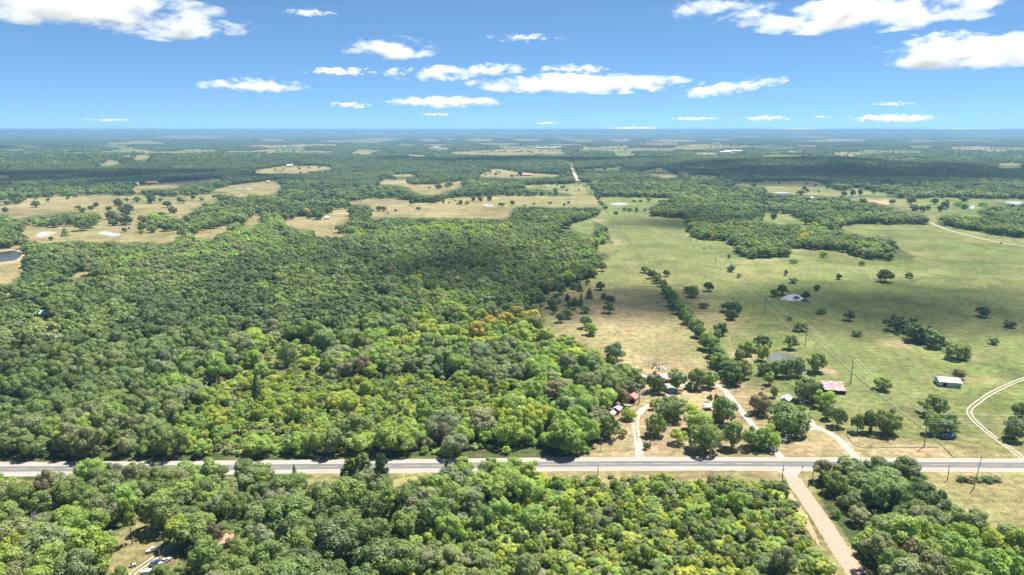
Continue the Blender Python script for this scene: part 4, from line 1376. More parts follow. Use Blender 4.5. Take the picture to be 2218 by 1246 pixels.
lone((0, 0, 1.0), 'at the foot of the clearing', [(352, 1272, 1222, 46, G), (262, 1275, 1228, 44, G)])
NAME = {'yard': 'pasture_tree', 'broad': 'pasture_tree', 'shrub': 'pasture_bush', 'pine': 'pine_tree', 'cedar': 'cedar_tree', 'dead': 'dead_tree'}
NOUN = {'yard': 'tree', 'broad': 'tree', 'shrub': 'bush', 'pine': 'pine', 'cedar': 'cedar', 'dead': 'bare dead tree'}
items = []
for (px, pb, pt, pw, c, kind, place) in LONE:
    X, Y = W(px, pb - 1)
    hh = max(1.2, hgt(px, pb, pt)) * (.95 if kind != 'pine' else 1.0)
    ww = max(1.5, pw * mpp(px, pb)) * 1.06
    if kind in ('broad', 'shrub'):          # the rounded top of a deep crown hides part of what the picture shows as height
        hh = max(hh, ww * .5)
    if kind == 'broad':
        kind, ww, hh = 'yard', ww * .97, hh * 1.06
    if kind == 'dead': hh, ww = hh * 1.35, ww * 1.1
    nf = {'yard': 7, 'shrub': 5, 'pine': 3, 'cedar': 2, 'dead': 3}[kind]
    o = plant(NAME[kind], kind, random.randrange(nf), X, Y, ww, hh, random.random() * 6.28, jit_tint(c), 'x', 'bush' if kind == 'shrub' else 'tree', f'{NOUN[kind]}s {place}')
    sz = 'wide' if pw > 45 else ('small' if pw < 18 else 'rounded')
    items.append((o, f'{NOUN[kind]}' if kind == 'dead' else f'{sz} {c} {NOUN[kind]}' if kind in ('yard', 'shrub') else f'{c} {NOUN[kind]}', place, px))
finish_labels(items, '')
scatter_obj('woodland', inst)
scatter_obj('undergrowth', und)
scatter_obj('far_woodland', far)

# ------------------------------------------------------------------ buildings
def gable(name, label, cat, px, py, L, Wd, wall, roof, rz, mw, mr, doors=(), windows=(), over=0.35, group=None):
    """ridge along local x; front long side faces local -y; origin at the ground centre"""
    X, Y = W(px, py)
    e = empty(name, (X, Y, 0), rz)
    tag(e, label, cat, group)
    b = MB()
    prof = [(-Wd / 2, 0), (Wd / 2, 0), (Wd / 2, wall), (0, wall + roof), (-Wd / 2, wall)]
    n = len(b.v)
    for x in (-L / 2, L / 2):
        for (a, z) in prof: b.v.append((x, a, z))
    b.f += [(4, 3, 2, 1, 0), (5, 6, 7, 8, 9), (0, 1, 6, 5), (1, 2, 7, 6), (4, 0, 5, 9)]
    b.build('wall', mw, e)
    for sgn in (-1, 1):
        r = MB()
        k = math.hypot(Wd / 2, roof)
        dy, dz = (Wd / 2 + over), -(roof * (Wd / 2 + over) / (Wd / 2))
        zt = wall + roof + 0.04
        t = 0.09
        pts = []
        for x in (-L / 2 - over, L / 2 + over):
            pts += [(x, 0, zt), (x, sgn * dy, zt + dz), (x, sgn * dy, zt + dz + t), (x, 0, zt + t)]
        r.v = pts
        r.f = [(0, 1, 2, 3), (7, 6, 5, 4), (0, 4, 5, 1), (1, 5, 6, 2), (2, 6, 7, 3), (3, 7, 4, 0)]
        r.build('roof', mr, e)
    MB().box((0, 0, wall + roof + .14), (L + 2 * over, .3, .06)).build('ridge_cap', mr, e)
    for (side, u, w, z0, h, m) in doors:
        door(e, 'door', side, u, w, z0, h, m, L, Wd)
    for (side, u, w, z0, h, m) in windows:
        door(e, 'window', side, u, w, z0, h, m, L, Wd)
    return e


def door(e, nm, side, u, w, z0, h, m, L, Wd):
    b = MB()
    if side in 'fb':
        s = -1 if side == 'f' else 1
        b.box((u, s * (Wd / 2 + .02), z0 + h / 2), (w, .05, h))
    else:
        s = -1 if side == 'l' else 1
        b.box((s * (L / 2 + .02), u, z0 + h / 2), (.05, w, h))
    o = b.build(nm, m, e)
    if nm == 'window':
        f = MB()
        for (dx, dz, sw, sh) in ((0, h / 2, w + .16, .08), (0, -h / 2, w + .16, .08), (w / 2, 0, .08, h), (-w / 2, 0, .08, h)):
            if side in 'fb': f.box((u + dx, s * (Wd / 2 + .045), z0 + h / 2 + dz), (sw, .05, sh))
            else: f.box((s * (L / 2 + .045), u + dx, z0 + h / 2 + dz), (.05, sw, sh))
        f.build('window_frame', M_WHITE, o)


gable('barn', 'small faded red barn with open dark doorway beside the bare tree', 'barn', 1370, 869, 6.0, 5.2, 3.0, 1.9, R(62), M_SALMON, M_ROOFS, doors=[('l', -.6, 2.6, .02, 2.5, M_DARK)])
gable('shed', 'bright red shed with grey metal roof, nearer of the two at the wood edge', 'shed', 1324, 903, 4.8, 3.8, 2.3, 1.2, R(60), M_RED, M_ROOFG, doors=[('l', 0, 1.1, .02, 1.9, M_WHITE)])
gable('shed', 'dark red shed with pale grey roof behind the bright red shed', 'shed', 1337, 893, 5.6, 4.2, 2.6, 1.3, R(60), M_RED, M_ROOFG, doors=[('l', 0, 2.0, .02, 2.1, M_WOOD)])
e = gable('mobile_home', 'long white mobile home with white roof behind the yard trees', 'house', 1452, 823, 20, 7.0, 2.9, 1.2, R(-4), M_WHITE, M_ROOFW, doors=[('f', -1.0, 1.0, .3, 2.1, M_DARK)], windows=[('f', -5, 1.3, 1.1, 1.1, M_GLASS), ('f', 4, 1.3, 1.1, 1.1, M_GLASS), ('l', 0, 1.2, 1.1, 1.1, M_GLASS)])
MB().box((-1.5, -4.9, 2.55), (6.5, 3.0, .12)).build('porch_roof', M_ROOFS, e)
for x in (-4.5, -1.5, 1.5): MB().box((x, -6.2, 1.25), (.14, .14, 2.5)).build('porch_post', M_WHITE, e)
gable('shed', 'small white shed beyond the big round tree of the neighbouring farm', 'shed', 1702, 871, 7.0, 5.2, 2.5, 1.6, R(52), M_WHITE, M_ROOFW, doors=[('l', .3, 1.4, .02, 2.0, M_DARK)], windows=[('f', 1, .8, 1.0, .8, M_GLASS)])
gable('metal_building', 'white metal building with white roof standing alone in the right pasture', 'building', 2052, 833, 13.0, 10.5, 3.4, 1.5, R(-14), M_WHITE, M_ROOFW, doors=[('f', -3.2, 2.2, .02, 2.6, M_DARK), ('f', 4.5, 1.0, .02, 2.1, M_GREYP)])
gable('house', 'brown shingled house roof half hidden in the near left woods', 'house', 481, 1178, 9.0, 8.0, 2.6, 2.2, R(25), M_TAN, M_ROOFB, windows=[('f', -2, 1.2, 1, 1.1, M_GLASS), ('f', 2, 1.2, 1, 1.1, M_GLASS)], doors=[('f', 0, 1, .05, 2.0, M_DARK)])
gable('house', 'turquoise roofed house in the left woods', 'house', 97, 683, 14, 9, 2.8, 2.2, R(10), M_TAN, M_ROOFT, windows=[('f', -3, 1.2, 1, 1.1, M_GLASS), ('f', 3, 1.2, 1, 1.1, M_GLASS)])


def leanto(name, label, cat, px, py, L, D, zf, zb, rz, mr, wall=True, mw=M_DARK):
    X, Y = W(px, py)
    e = empty(name, (X, Y, 0), rz)
    tag(e, label, cat)
    r = MB()
    t = .1
    pts = []
    for x in (-L / 2 - .3, L / 2 + .3):
        pts += [(x, -D / 2 - .3, zf), (x, D / 2 + .3, zb), (x, D / 2 + .3, zb + t), (x, -D / 2 - .3, zf + t)]
    r.v = pts
    r.f = [(0, 1, 2, 3), (7, 6, 5, 4), (0, 4, 5, 1), (1, 5, 6, 2), (2, 6, 7, 3), (3, 7, 4, 0)]
    r.build('roof', mr, e)
    k = max(2, int(L / 3.5))
    for i in range(k + 1):
        x = -L / 2 + L * i / k
        MB().box((x, -D / 2, zf / 2), (.16, .16, zf)).build('post', M_WOOD, e)
        if not wall: MB().box((x, D / 2, zb / 2), (.16, .16, zb)).build('post', M_WOOD, e)
    if wall:
        MB().box((0, D / 2 - .1, zb / 2 - .03), (L, .08, zb - .1)).build('back_wall', mw, e)
        for s in (-1, 1):
            w = MB()
            x = s * (L / 2 - .06)
            w.v = [(x - .04, -D / 2, 0), (x - .04, D / 2 - .2, 0), (x - .04, D / 2 - .2, zb - .12), (x - .04, -D / 2, zf - .06), (x + .04, -D / 2, 0), (x + .04, D / 2 - .2, 0), (x + .04, D / 2 - .2, zb - .12), (x + .04, -D / 2, zf - .06)]
            w.f = [(0, 1, 2, 3), (7, 6, 5, 4), (0, 4, 5, 1), (1, 5, 6, 2), (2, 6, 7, 3), (3, 7, 4, 0)]
            w.build('side_wall', mw, e)
    return e


leanto('pole_barn', 'low open barn with faded red and white patched metal roof', 'barn', 1804, 846, 12.5, 12.5, 2.4, 4.0, R(-12), M_ROOFR, True, M_WOOD)
leanto('shelter', 'small open shelter with pale blue metal roof in the homestead yard', 'shelter', 1535, 886, 4.6, 4.0, 2.3, 2.8, R(8), M_BLUEROOF, False)
leanto('carport', 'small carport with white roof under the trees behind the red barn', 'carport', 1378, 838, 6.0, 4.5, 2.3, 2.8, R(-18), M_ROOFW, False)
FARB = [
    (289, 402, 30, 16, 6, 4, 8, M_WHITE, M_ROOFW, 'far white farm building at the edge of dark woods, left'), (325, 399, 44, 20, 5, 4, 15, M_TAN, M_ROOFS, 'long low tan roofed building beside the far white farm'),
    (628, 363, 24, 16, 6, 5, 10, M_WHITE, M_ROOFW, 'far white house among tan fields left of centre'), (581, 396, 10, 8, 4, 3, 40, M_WHITE, M_ROOFS, 'small pale shed in the tan field with two ponds'), (1139, 381, 42, 14, 4, 4, 2, M_RED, M_ROOFS, 'far red roofed farmhouse in the tan field at centre'),
    (1180, 322, 190, 50, 9, 5, 2, M_GREYP, M_ROOFG, 'long grey metal building by the far section road, left'), (1208, 321, 130, 50, 9, 5, 2, M_WHITE, M_ROOFG, 'pale grey metal building at the end of the section road'), (1120, 331, 60, 30, 6, 4, 0, M_SALMON, M_ROOFS, 'small red roofed building in the far tan field'),
    (1587, 330, 130, 60, 10, 5, 3, M_WHITE, M_ROOFW, 'bright white industrial roof far off right of centre'), (1570, 332, 80, 40, 7, 4, 3, M_WHITE, M_ROOFW, 'smaller white roof left of the bright industrial roof'), (863, 301, 130, 60, 10, 6, 0, M_WHITE, M_ROOFW, 'white building on the far skyline left of centre'), (843, 302, 100, 50, 8, 5, 0, M_SALMON, M_ROOFS, 'reddish building on the far skyline left of centre'),
    (1521, 372, 14, 12, 7, 5, 20, M_WHITE, M_ROOFW, 'white farmhouse at the foot of the dark ridge'), (1756, 431, 9, 6, 3, 2, 5, M_WHITE, M_ROOFW, 'small white shed on the hedge line at right'), (772, 343, 60, 26, 6, 4, 0, M_GREYP, M_ROOFG, 'grey roof among trees left of centre, far off'), (945, 321, 60, 30, 6, 4, 0, M_WHITE, M_ROOFT, 'pale green roof in far woods at centre'),
    (1634, 432, 22, 10, 4, 3, 6, M_TAN, M_ROOFG, 'low grey roofed shed under trees at the green field'), (708, 475, 7, 5, 3, 2, 30, M_WHITE, M_ROOFW, 'tiny white shed in the clearing left of centre'), (354, 369, 22, 14, 5, 4, 12, M_WHITE, M_ROOFW, 'pale farmhouse in dark woods, far left'), (2092, 365, 20, 14, 5, 4, 0, M_WHITE, M_ROOFW, 'white farmhouse on the far right ridge'),
]
for (px, py, L, D, wl, rf, rz, mw, mr, lab) in FARB:
    g = gable('farm_building', lab, 'building', px, py, L, D, wl, rf, R(rz), mw, mr, over=.5)
    g.location.z = float(terrain(np.array([g.location.x]), np.array([g.location.y]))[0])


# ------------------------------------------------------------------ vehicles and yard things
def car(label, px, py, rz, body, kind='car', L=4.6, name='parked_car'):
    X, Y = W(px, py)
    e = empty(name, (X, Y, 0.02), rz)
    tag(e, label, 'van' if kind == 'van' else ('pickup' if kind == 'pickup' else 'car'))
    h = L / 2
    w = .9
    if kind == 'car': prof = [(-h, .35), (h, .35), (h, .72), (h - .9, .95), (-h + .5, 1.0), (-h, .85)]
    elif kind == 'pickup': prof = [(-h, .45), (h, .45), (h, .9), (h - 1.1, 1.15), (-h, 1.15)]
    else: prof = [(-h, .35), (h, .35), (h, 1.1), (h - .5, 1.9), (-h, 2.1)]
    MB().prism(prof, -w, w).build('body', body, e, bevel=.07)
    if kind == 'van': cab = [(h - .45, 1.1), (h - .62, 1.85), (h - 1.2, 1.88), (h - 1.2, 1.1)]; cw = w + .02
    elif kind == 'pickup': cab = [(.95, 1.1), (.4, 1.75), (-.8, 1.75), (-1.0, 1.1)]; cw = .8
    else: cab = [(1.1, .93), (.4, 1.45), (-1.2, 1.45), (-1.9, .95)]; cw = .78
    MB().prism(cab, -cw, cw).build('windows', M_GLASS, e, bevel=.04)
    if kind != 'van':
        t = [c[0] for c in cab]
        z = max(c[1] for c in cab)
        MB().box(((cab[1][0] + cab[2][0]) / 2, 0, z + .03), (abs(cab[1][0] - cab[2][0]) * 1.0, cw * 1.9, .06)).build('roof', body, e)
    for sx in (-1, 1):
        for sy in (-1, 1):
            b = MB(); b.tube([(sx * (h - .85), sy * (w - .18), .33), (sx * (h - .85), sy * (w + .03), .33)], .33, 12)
            t = b.build('wheel', M_TYRE, e)
            b = MB(); b.tube([(sx * (h - .85), sy * (w + .02), .33), (sx * (h - .85), sy * (w + .05), .33)], .18, 10)
            b.build('rim', M_STEEL, t)
    for sy in (-1, 1):
        MB().box((h - .02, sy * .62, .68), (.08, .36, .16)).build('headlight', M_WHITE, e)
        MB().box((-h + .02, sy * .68, .78), (.08, .25, .16)).build('tail_light', M_RED, e)
    return e


car('blue sedan parked on the grass beside the clearing track', 337, 1222, R(58), M_BLUE)
car('dark pickup parked under the tree right of the blue sedan', 358, 1219, R(62), M_GREYP, 'pickup', 5.4, 'parked_pickup')
car('white and grey pickup in tree shade above the clearing track', 333, 1194, R(35), M_WHITE, 'pickup', 5.2, 'parked_pickup')
car('white van at the bottom edge of the clearing', 323, 1245, R(15), M_WHITE, 'van', 5.6, 'parked_van')


def trailer(name, label, cat, px, py, rz, L, w, h, m, wheels=True, z0=.55):
    X, Y = W(px, py)
    e = empty(name, (X, Y, 0.02), rz)
    tag(e, label, cat)
    b = MB()
    prof = [(-L / 2, z0), (L / 2, z0), (L / 2, z0 + h * .75), (L / 2 - .4, z0 + h), (-L / 2 + .2, z0 + h), (-L / 2, z0 + h * .9)]
    b.prism(prof, -w / 2, w / 2).build('body', m, e, bevel=.08)
    for s in (-1, 1):
        MB().box((-L * .18, s * (w / 2 + .012), z0 + h * .6), (L * .22, .04, h * .28)).build('window', M_GLASS, e)
        for dx in (-.5, .5):
            MB().tube([(dx, s * (w / 2 - .2), .35), (dx, s * (w / 2), .35)], .35, 12).build('wheel', M_TYRE, e)
    MB().tube([(L / 2, 0, z0 + .05), (L / 2 + 1.2, 0, z0 - .1)], .06, 6).build('tow_bar', M_STEEL, e)
    MB().box((L * .1, 0, z0 + h + .12), (.8, .7, .22)).build('roof_vent', M_GREYP, e)
    return e


trailer('camper_trailer', 'white camper trailer at the wood edge behind the red barn', 'trailer', 1390, 822, R(-52), 8.5, 2.5, 2.4, M_WHITE)
trailer('stock_trailer', 'blue-grey stock trailer under trees near the right-hand power pole', 'trailer', 2052, 951, R(-4), 7.0, 2.2, 1.9, M_BLUE)
trailer('utility_trailer', 'low dark covered trailer by the red sheds', 'trailer', 1358, 883, R(8), 4.6, 2.0, 1.0, M_GREYP, z0=.5)
trailer('small_boat_trailer', 'small white covered trailer in shade by the farm driveway', 'trailer', 1748, 872, R(-8), 4.4, 1.8, .9, M_WHITE, z0=.5)


def playset():
    X, Y = W(1424, 797)
    e = empty('playset', (X, Y, 0.0), R(-6))
    tag(e, 'timber playset with yellow slides and blue slide behind the mobile home', 'playset')
    for (x, y) in ((-3, -1), (-3, 1), (-1, -1), (-1, 1), (1.6, -1), (1.6, 1), (3.4, -1), (3.4, 1)):
        MB().box((x, y, 1.7), (.2, .2, 3.4)).build('post', M_WOOD, e)
    MB().box((-2, 0, 1.9), (2.6, 2.4, .16)).build('platform', M_WOOD, e)
    MB().box((2.5, 0, 1.9), (2.4, 2.4, .16)).build('platform', M_WOOD, e)
    MB().box((0.3, 0, 1.85), (2.4, .9, .14)).build('bridge', M_WOOD, e)
    for sx in (-1, 1):
        r = MB()
        r.v = [(-3.3, 0, 4.4), (-.7, 0, 4.4), (-.7, sx * 1.4, 3.3), (-3.3, sx * 1.4, 3.3)]
        r.f = [(0, 1, 2, 3)]
        r.build('roof', M_WHITE if sx > 0 else M_WOOD, e)
    for (x, m, dx) in ((-1.6, M_YEL, -1.2), (1.9, M_BLUEPL, 0), (3.0, M_YEL, 2.6)):
        s_ = MB()
        p0, p1 = Vector((x, -1.2, 1.95)), Vector((x + dx, -4.4, .15))
        d = (p1 - p0); n = Vector((d.y, -d.x, 0)).normalized() * .45
        s_.v = [tuple(p0 + n), tuple(p0 - n), tuple(p1 - n), tuple(p1 + n)] + [tuple(v + Vector((0, 0, .12))) for v in (p0 + n, p0 - n, p1 - n, p1 + n)]
        s_.f = [(0, 1, 2, 3), (7, 6, 5, 4), (0, 4, 5, 1), (1, 5, 6, 2), (2, 6, 7, 3), (3, 7, 4, 0)]
        s_.build('slide', m, e)
    MB().tube([(-3, 0, 3.0), (-6.5, 0, 3.0)], .1, 6).build('swing_beam', M_WOOD, e)
    for y in (-1.3, 1.3): MB().tube([(-6.4, 0, 3.0), (-6.7, y, 0)], .09, 6).build('swing_leg', M_WOOD, e)
    for x in (-4.2, -5.4):
        MB().box((x, 0, .6), (.5, .22, .05)).tube([(x, 0, .62), (x, 0, 3)], .02, 4).build('swing', M_TYRE, e)


playset()


def small(name, label, cat, px, py, parts, rz=0):
    X, Y = W(px, py)
    e = empty(name, (X, Y, 0), rz)
    tag(e, label, cat)
    for (nm, mb, m) in parts: mb.build(nm, m, e)


small('propane_tank', 'faded pink tank on legs in front of the dark cypress-like bush', 'tank', 1437, 857, [('tank', MB().tube([(-1.2, 0, .9), (-1.0, 0, .9), (1.0, 0, .9), (1.2, 0, .9)], [.2, .6, .6, .2], 12), M_SALMON), ('leg', MB().box((-.7, 0, .2), (.15, .7, .45)), M_STEEL), ('leg', MB().box((.7, 0, .2), (.15, .7, .45)), M_STEEL)])
small('culvert_rail', 'low white rail beside the homestead driveway entrance', 'rail', 1372, 973, [('beam', MB().box((0, 0, .75), (3.2, .18, .3)), M_WHITE), ('post', MB().box((-1.4, 0, .35), (.16, .16, .7)), M_WHITE), ('post', MB().box((1.4, 0, .35), (.16, .16, .7)), M_WHITE)])
small('mailbox', 'dark mailbox on a post at the homestead driveway', 'mailbox', 1389, 989, [('post', MB().box((0, 0, .5), (.12, .12, 1.0)), M_WOOD), ('box', MB().box((0, 0, 1.15), (.3, .55, .32)), M_GREYP)])
oc = [(math.cos(a) * .42, 2.3 + math.sin(a) * .42) for a in [math.pi / 8 + k * math.pi / 4 for k in range(8)]]
small('stop_sign', 'dark backed octagonal road sign at the dirt road junction', 'sign', 1737, 1021, [('post', MB().box((0, 0, 1.1), (.07, .07, 2.2)), M_STEEL), ('plate', MB().prism(oc, -.06, -.04), M_DARK)], R(15))
small('yard_post', 'thin lone post in the homestead yard beside the blue shelter', 'post', 1519, 890, [('shaft', MB().tube([(0, 0, 0), (0, 0, 3.6)], .09, 6), M_POLE), ('cap', MB().box((0, 0, 3.65), (.25, .25, .1)), M_STEEL)])
small('cart', 'small dark utility cart at the edge of the clearing track', 'cart', 288, 1227, [('bed', MB().box((0, 0, .75), (2.2, 1.2, .4)), M_WHITE), ('wheel', MB().tube([(.6, -.6, .3), (.6, -.75, .3)], .3, 10), M_TYRE), ('wheel', MB().tube([(.6, .6, .3), (.6, .75, .3)], .3, 10), M_TYRE), ('wheel', MB().tube([(-.6, -.6, .3), (-.6, -.75, .3)], .3, 10), M_TYRE), ('wheel', MB().tube([(-.6, .6, .3), (-.6, .75, .3)], .3, 10), M_TYRE), ('seat', MB().box((-.5, 0, 1.15), (.5, 1.0, .5)), M_DARK)], R(40))
small('hay_ring', 'dark round hay feeder in the neighbouring pasture', 'feeder', 1652, 843, [('ring', MB().tube([(math.cos(a) * 1.1, math.sin(a) * 1.1, .8) for a in [k * math.pi / 8 for k in range(17)]], .12, 5), M_STEEL), ('panel', MB().tube([(0, 0, 0), (0, 0, 1.1)], 1.05, 14), M_WOOD)])
small('hay_ring', 'small dark feeder beside the far right farm track', 'feeder', 2168, 528, [('ring', MB().tube([(math.cos(a) * 1.6, math.sin(a) * 1.6, 1.3) for a in [k * math.pi / 8 for k in range(17)]], .2, 5), M_STEEL), ('panel', MB().tube([(0, 0, 0), (0, 0, 1.8)], 1.5, 14), M_DARK)])

# ------------------------------------------------------------------ poles, lines and fences
def pole(label, px, pb, pt, m=M_POLE, arm=2.4, r=.19, transformer=False, rz=0.0, group=None, z=0):
    X, Y = W(px, pb)
    hh = hgt(px, pb, pt)
    e = empty('utility_pole', (X, Y, 0), rz)
    tag(e, label, 'utility pole', group)
    MB().tube([(0, 0, -.1), (0, 0, hh * .5), (0, 0, hh)], [r * 1.2, r, r * .75], 8).build('shaft', m, e)
    if arm:
        a = MB().box((0, -.16, hh - .9), (arm, .14, .16)).build('crossarm', m, e)
        for x in (-arm * .45, arm * .45, arm * .22):
            MB().tube([(x, -.16, hh - .82), (x, -.16, hh - .5)], [.05, .09], 6).build('insulator', M_STEEL, a)
    if transformer: MB().tube([(.35, 0, hh - 2.9), (.35, 0, hh - 1.8)], .3, 10).build('transformer', M_STEEL, e)
    return e, hh


g1 = 'tall power poles crossing the right pastures'
TP = [(2001.5, 968, 895, 'tall grey power pole by the highway at right, nearest of the row'), (1842, 833, 774, 'tall grey power pole beside the faded red barn roof'), (1744, 751, 702, 'tall grey power pole in the pasture above the twin ponds'),
      (1656, 678, 642, 'tall grey power pole in the shaded pasture left of the white pond'), (1549, 580, 552, 'distant thin power pole in the lit pasture beyond the fence row'), (1495, 525, 503, 'farthest thin power pole near the right-hand wood')]
tops = []
for (px, pb, pt, lab) in TP:
    e, hh = pole(lab, px, pb, pt, M_POLE, 3.2, .24, False, R(-30), g1)
    tops.append((Vector(e.location), hh))
g2 = 'utility poles along the highway'
SP = [(1302, 977, 947, 'grey utility pole on the homestead verge left of the driveway'), (1295, 1031, 1008, 'short dark pole on the near verge opposite the driveway'), (1693.5, 1045, 1007, 'dark pole left of the dirt road mouth'), (1759, 1048, 1007, 'dark pole with crossarm right of the dirt road mouth'),
      (2052, 1040, 1009, 'thin dark pole on the near verge at right'), (2109, 1058, 987, 'leaning tall grey pole in the lower right field'), (347.5, 1219, 1192, 'brown pole beside the blue sedan in the clearing'), (1532, 800, 772, 'grey pole among the fence row trees behind the homestead')]
stops = []
for i, (px, pb, pt, lab) in enumerate(SP):
    e, hh = pole(lab, px, pb, pt, M_DPOLE if 'dark' in lab else M_POLE, 2.2 if 'crossarm' in lab or i in (0, 5) else 0, .17, i in (2, 3), 0, g2)
    stops.append((Vector(e.location), hh))
    if 'leaning' in lab: e.rotation_euler = (0, R(5), 0)


def wire(label, a, b, sag, r=.035):
    pts = []
    for k in range(17):
        t = k / 16
        p = a.lerp(b, t)
        p.z -= sag * 4 * t * (1 - t)
        pts.append(p)
    o = MB().tube(pts, r, 4).build('power_line', M_WIRE)
    tag(o, label, 'power line', 'power lines across the right pastures')


names = ['highway pole and red barn roof pole', 'red barn roof pole and twin ponds pole', 'twin ponds pole and shaded pasture pole', 'shaded pasture pole and lit pasture pole', 'lit pasture pole and farthest pole']
for i in range(len(tops) - 1):
    (a, ha), (b, hb) = tops[i], tops[i + 1]
    for k, off in enumerate((-1.4, 1.4)):
        wire(f"{'left' if k == 0 else 'right'} sagging wire between {names[i]}", a + Vector((off, 0, ha - .5)), b + Vector((off, 0, hb - .5)), 2.2)
a, ha = tops[0]
right = a + Vector((130, 2, 0))
for k, (dz, lab) in enumerate(((-.4, 'topmost'), (-3.2, 'second'), (-4.6, 'third'), (-5.8, 'lowest'))):
    wire(f'{lab} pale wire running right from the highway power pole', a + Vector((0, 0, ha + dz)), right + Vector((0, 0, ha + dz - .6)), 1.2, .045)


def fence(label, pts, step=5.0, hh=1.35):
    path = [Vector((*W(*p), 0)) for p in pts]
    e = empty('wire_fence', path[0])
    tag(e, label, 'fence')
    pm = MB().tube([(0, 0, -.1), (0, 0, hh)], .085, 6).mesh('fence_post', M_WOOD)
    o0 = path[0]
    for i in range(len(path) - 1):
        a, b = path[i], path[i + 1]
        n = max(1, int((b - a).length / step))
        for k in range(n):
            o = add('post', pm, e)
            o.location = a.lerp(b, k / n) - o0
    for z in (.5, .85, 1.2):
        MB().tube([p - o0 + Vector((0, 0, z)) for p in path], .022, 4).build('wire', M_STEEL, e)


fence('wire fence running diagonally past the power poles to the highway', [(1750, 726), (1872, 830), (1949, 892), (2005, 934), (2047, 972), (2066, 992)])
fence('wire fence parallel to the highway in front of the farm paddock', [(1830, 940), (1861, 968), (1940, 969), (2035, 969)])
fence('wire fence between the paddock and the white metal building', [(1822, 848), (1850, 847), (1878, 846)])
fence('wire fence along the far section line', [(1318, 452), (1292, 424), (1276, 404)], 8, 1.6)

# ------------------------------------------------------------------ clouds
def cloud_mat():
    m, n, L = new_mat('cloud_vapour')
    n.clear()
    out = N(n, 'OutputMaterial')
    vol = N(n, 'VolumePrincipled')
    vol.inputs['Color'].default_value = (.80, .81, .84, 1)
    vol.inputs['Anisotropy'].default_value = 0.15
    L.new(vol.outputs[0], out.inputs['Volume'])
    tc = N(n, 'TexCoord')
    ln = N(n, 'VectorMath', operation='LENGTH')
    L.new(tc.outputs['Object'], ln.inputs[0])
    oi = N(n, 'ObjectInfo')
    geo = N(n, 'NewGeometry')
    at = N(n, 'Attribute', attribute_type='OBJECT', attribute_name='puff')
    dv = N(n, 'VectorMath', operation='MULTIPLY')
    L.new(geo.outputs['Position'], dv.inputs[0]); L.new(at.outputs['Vector'], dv.inputs[1])
    no = N(n, 'TexNoise')
    no.inputs['Scale'].default_value = 1
    no.inputs['Detail'].default_value = 7
    no.inputs['Roughness'].default_value = .62
    L.new(dv.outputs[0], no.inputs['Vector'])
    th = N(n, 'Attribute', attribute_type='OBJECT', attribute_name='full')
    a = N(n, 'Math', operation='MULTIPLY_ADD')
    L.new(no.outputs[0], a.inputs[0]); a.inputs[1].default_value = 4.8
    L.new(th.outputs['Fac'], a.inputs[2])
    b = N(n, 'Math', operation='SUBTRACT')
    L.new(a.outputs[0], b.inputs[0]); L.new(ln.outputs['Value'], b.inputs[1])
    de = N(n, 'Attribute', attribute_type='OBJECT', attribute_name='dens')
    c = N(n, 'MapRange')
    L.new(b.outputs[0], c.inputs[0])
    c.inputs[1].default_value, c.inputs[2].default_value = 0, .8
    L.new(de.outputs['Fac'], c.inputs[4])
    L.new(c.outputs[0], vol.inputs['Density'])
    return m


M_CLOUD = cloud_mat()
cme = bpy.data.meshes.new('cloud')
bm = bmesh.new()
bmesh.ops.create_icosphere(bm, subdivisions=3, radius=1.0)
bm.to_mesh(cme); bm.free()
cme.materials.append(M_CLOUD)
ALT = 1300.0


def cloud(label, px, py, hw, hh, full=.72, tau=5.0, tilt=0.0):
    d = Vector(ray(px, py))
    t = (ALT - H) / max(d.z, .012)
    p = d * t
    k = t / F
    o = add('cloud', cme)
    o.location = (p.x, p.y, p.z + H)
    rx, rz = hw * k * 1.32, hh * k * .95
    full -= .08
    tau *= .32 if hh > 12 else .5
    o.scale = (rx, max(rx * .6, rz), rz)
    o.rotation_euler = (0, R(tilt), -math.atan2(p.x, p.y))
    s = rz * 1.1
    o['puff'] = (1 / (s * 2.2), 1 / (s * 2.2), 1 / s)
    o['full'] = -2.47 + full
    o['dens'] = tau / (rz * 1.2)
    tag(o, label, 'cloud', 'clouds in the sky')


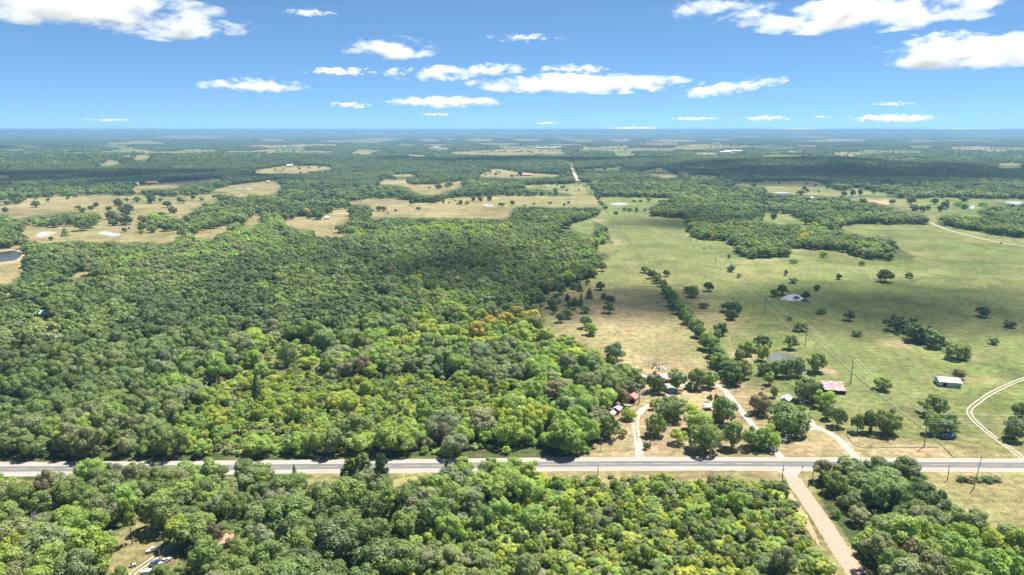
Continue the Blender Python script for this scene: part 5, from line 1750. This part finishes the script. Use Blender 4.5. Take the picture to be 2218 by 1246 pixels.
for c in [
    ('huge white cloud bank in the upper left corner', 150, 14, 260, 42, .85, 7), ('ragged right end of the upper left cloud bank', 385, 62, 120, 30, .75, 6), ('thin wisp right of the upper left cloud bank', 515, 60, 60, 14, .45, 2),
    ('small thin cloud at the top left of centre', 672, 28, 50, 9, .6, 3), ('plump white cloud alone left of centre, high up', 845, 104, 92, 27, .75, 6), ('faint slanting streak of cloud at top centre', 1135, 82, 75, 10, .4, 2), ('small flat cloud below the plump cloud', 742, 155, 66, 10, .68, 4),
    ('long low cloud left of centre at mid height', 555, 185, 104, 17, .68, 5), ('bright cloud left of the longest central cloud', 940, 160, 84, 20, .75, 6), ('narrow cloud trailing right from the bright cloud', 1070, 150, 70, 14, .7, 5), ('longest central cloud, flat and bright', 1260, 182, 200, 23, .78, 6), ('curved upper arm of the longest central cloud', 1245, 150, 62, 13, .65, 4),
    ('flat cloud under the bright central cloud', 960, 221, 106, 15, .7, 5), ('tiny cloud low on the left of centre', 755, 228, 40, 8, .65, 4), ('slanting bright cloud right of centre', 1580, 191, 96, 17, .72, 5, -8), ('feathery cloud at top right of centre', 1545, 22, 108, 26, .6, 4), ('large white cloud at the upper right', 1860, 32, 220, 38, .82, 7),
    ('big bank of cloud at the right edge', 2110, 112, 175, 42, .84, 7), ('grey-topped wisp above the right edge cloud', 2050, 75, 70, 14, .5, 3), ('layered small cloud low at right', 1935, 257, 78, 11, .7, 5), ('faint low cloud right of centre', 1655, 256, 48, 7, .6, 3), ('thin cloud on the horizon right of centre', 1372, 278, 50, 4, .7, 4),
    ('thin cloud on the horizon at right', 1735, 281, 54, 4, .7, 4), ('long thin cloud on the far right horizon', 2080, 282, 86, 5, .72, 4), ('faint streak above the layered cloud', 1930, 225, 50, 6, .45, 2), ('pale streak low right of centre', 1505, 257, 54, 5, .55, 3), ('tiny puff low at right', 1780, 254, 16, 4, .65, 3), ('tiny low puff at centre left', 945, 248, 28, 4, .6, 3),
    ('tiny puff on the horizon at centre', 1185, 267, 24, 4, .65, 3), ('faint smear of cloud low at far left', 240, 260, 46, 5, .5, 2)]:
    cloud(*c)


def over_cloud(label, px, py, rx, ry, full=.8, tau=5.0, rz=140.0, rot=0.0):
    """a cloud overhead, placed by the patch of land it shades"""
    X, Y = W(px, py)
    k = (ALT) / SUN_DIR.z
    o = add('cloud', cme)
    o.location = (X + SUN_DIR.x * k, Y + SUN_DIR.y * k, ALT)
    o.scale = (rx * 1.15, ry * 1.15, rz)
    o.rotation_euler = (0, 0, R(rot))
    s = rz * 1.6
    o['puff'] = (1 / (s * 1.7), 1 / (s * 1.7), 1 / s)
    o['full'] = -2.47 + full
    o['dens'] = tau / (rz * 1.2)
    tag(o, label, 'cloud', 'clouds overhead')


over_cloud('cloud overhead shading the middle of the wood', 1010, 585, 200, 240, .85, 1.9)
over_cloud('cloud overhead shading the right-hand pasture', 1850, 650, 300, 130, .9, 1.5)
over_cloud('cloud overhead shading the strip of pasture', 1420, 635, 120, 120, .8, 1.1)
over_cloud('cloud overhead shading the far pasture corner', 1440, 480, 150, 110, .9, 1.6)
over_cloud('cloud overhead shading the dark ridge at right', 1850, 378, 1150, 560, .95, 2.4)
over_cloud('cloud overhead shading the far left woods', 200, 388, 800, 450, .95, 2.4)
over_cloud('cloud overhead shading the woods by the section road', 1210, 350, 1200, 380, .95, 2.4)

# ------------------------------------------------------------------ air
m, n, L = new_mat('air')
n.clear()
out = N(n, 'OutputMaterial')
vp = N(n, 'VolumePrincipled')
vp.inputs['Color'].default_value = (.21, .38, .60, 1)
vp.inputs['Density'].default_value = 8.5e-5
vp.inputs['Anisotropy'].default_value = 0.1
L.new(vp.outputs[0], out.inputs['Volume'])
hz = MB().box((0, 0, 85.5), (130000, 130000, 177)).build('haze', m)
tag(hz, kind='stuff')
